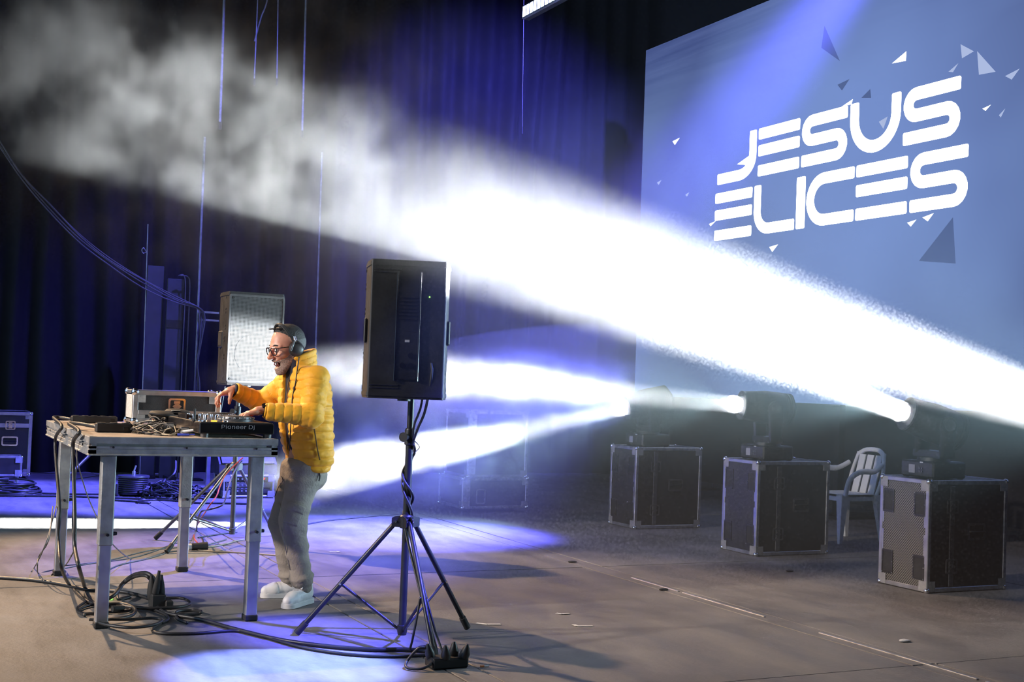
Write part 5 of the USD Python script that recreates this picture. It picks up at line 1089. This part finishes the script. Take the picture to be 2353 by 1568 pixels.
# watch, and the headphones he wears
ax = norm(J['Lwr'] - J['Lel']); wc = LW - ax * .020
wt = part(man, 'watch', lathe([(.0275, -.011), (.0315, -.011), (.0315, .011), (.0275, .011)], wc, ax, 26), 'rubber', label='black wristwatch'); part(wt, 'watch_case', cyl(wc + Lu * .024 + (.012, 0, 0), wc + Lu * .036 + (.018, 0, 0), .0185, .017, 20), 'black_gloss')
hpn = wthing('headphones', 'black headphones worn by the man, with their cord running down his jacket', 'headphones', HC)
bandp = [hw(.012, .098 * math.cos(a) * (1 if abs(math.cos(a)) > .5 else 1), .0) for a in (0,)]
arc_ = [hw(-.004 + .030 * math.sin(a), .093 * math.cos(a), -.004 + .140 * math.sin(a) ** .9) for a in np.linspace(.02, np.pi - .02, 15)]
bm = tube(arc_, .0065, 8, 4); part(hpn, 'headband', cat([bm, tube([p + HF * .008 for p in arc_[2:-2]], .0055, 8, 4), tube([p - HF * .008 for p in arc_[2:-2]], .0055, 8, 4)]), 'rubber', True)
for s in (1, -1):
    c = hw(-.006, s * .086, -.014); n = HL * s + HF * .10; n = norm(n)
    k = part(hpn, 'ear_cup', lathe([(.001, .008), (.036, .008), (.042, .014), (.042, .026), (.034, .036), (.018, .040), (.001, .040)], c, n, 28), 'black', True)
    part(k, 'ear_pad', lathe([(.014, -.006), (.036, -.006), (.044, .0), (.044, .008), (.036, .012), (.014, .012)], c, n, 28), 'rubber', True)
    part(k, 'yoke', tube([c + n * .030 + HU * .0 + HF * .044, c + n * .032 + HU * .030 + HF * .026, c + n * .022 + HU * .056, c + n * .032 + HU * .030 - HF * .026, c + n * .030 - HF * .044], .005, 7), 'grey_steel')
    part(k, 'hinge', cyl(c + n * .022 + HU * .052, c + n * .012 + HU * .078, .010, .008, 10), 'chrome')
cord = [hw(-.004, .118, -.055)] + [march(x, y, whole_jacket, off=.004) for x, y in ((682, 858), (679, 880))] + [march(x, y, torso_skin, off=.006) for x, y in ((672, 915), (669, 960), (667, 1000), (665, 1040), (668, 1072))]
part(hpn, 'cord', tube(cord, .0036, 6), 'cable', True)

# ---------------------------------------------------------------- haze and smoke
def smoke_mat(name, scale, lo, hi, dens, c, r, seed=0.0, edge=0.3, base=0.0, detail=3.0):
    """drifting smoke: noise-cut density that thins out towards the edge of its ellipsoid"""
    if scale == 0: return usdkit.material(stage, LK + name, {"v": ("scatter_volume", {"color": (1, 1, 1), "anisotropy": 0.25, "density": dens})}, volume="v.volume")
    nodes = {"g": ("geometry", {}), "mp": ("mapping", {"mapping_type": "texture", "location": tuple(c), "scale": tuple(r)}), "len": ("vector_math", {"math_type": "length"}),
             "fall": ("map_range", {"range_type": "smoothstep", "from_min": edge, "from_max": 1.0, "to_min": dens, "to_max": 0.0, "clamp": True}), "v": ("scatter_volume", {"color": (1, 1, 1), "anisotropy": 0.25})}
    links = [("g.position", "mp.vector"), ("mp.vector", "len.vector1"), ("len.value", "fall.value")]
    if scale:
        nodes |= {"off": ("mapping", {"location": (seed, seed * 1.7, -seed)}), "n": ("noise_texture", {"scale": scale, "detail": detail, "roughness": 0.62}),
                  "m": ("map_range", {"range_type": "smoothstep", "from_min": lo, "from_max": hi, "to_min": base, "to_max": 1.0, "clamp": True}), "x": ("math", {"math_type": "multiply"})}
        links += [("g.position", "off.vector"), ("off.vector", "n.vector"), ("n.fac", "m.value"), ("m.result", "x.value1"), ("fall.result", "x.value2"), ("x.value", "v.density")]
    else: links.append(("fall.result", "v.density"))
    return usdkit.material(stage, LK + name, nodes, links, volume="v.volume")
n_smoke = 0
def smoke(label, c, r, scale, lo, hi, dens, seed=0, edge=0.3, base=0.0, name='smoke', detail=3.0):
    global n_smoke; n_smoke += 1
    t = wthing(name, label, name.split('_')[0], c, None, 'stuff'); b = trimesh.creation.icosphere(3, 1.0); b.apply_scale(r); b.apply_translation(c)
    part(t, 'cloud', b, smoke_mat(f'smoke_{n_smoke}', scale, lo, hi, dens, c, r, seed, edge, base, detail), False)
smoke('bright smoke and haze filling the widest beams between the nearest loudspeaker and the flight cases', (-6.3, 4.6, 1.95), (2.3, 3.4, 1.25), 1.9, 0.34, 0.68, 0.030, 9.4, .45, .62, detail=3.5)
smoke('billowing grey smoke over the table and the man at the upper left', (-6.75, 1.9, 2.65), (1.1, 1.9, 1.35), 2.9, 0.43, 0.62, 0.042, 3.1, .15, .05, detail=3.5)
smoke('dense puffs of smoke in the level beam behind the nearest loudspeaker', (-9.4, 4.3, 1.30), (0.55, 2.4, 0.42), 2.4, 0.38, 0.64, 0.32, 7.7, .4, .25)
smoke('ragged wisps and a low white burst of smoke in the beam aimed at the floor right of the man', (-11.15, 4.6, 0.65), (0.5, 2.0, 0.6), 3.0, 0.38, 0.62, 0.26, 5.2, .35, .10)
smoke('bank of thin haze lit blue in front of the top of the LED wall', (-9.0, 6.4, 4.3), (1.8, 1.8, 2.1), 0, 0, 0, 0.012, 0, .2, 0, 'haze')
smoke('low bank of thin haze among the flight cases, lit blue at its far end', (-9.0, 5.6, 0.6), (5.4, 2.7, 1.3), 0, 0, 0, 0.013, 0, .3, 0, 'haze')
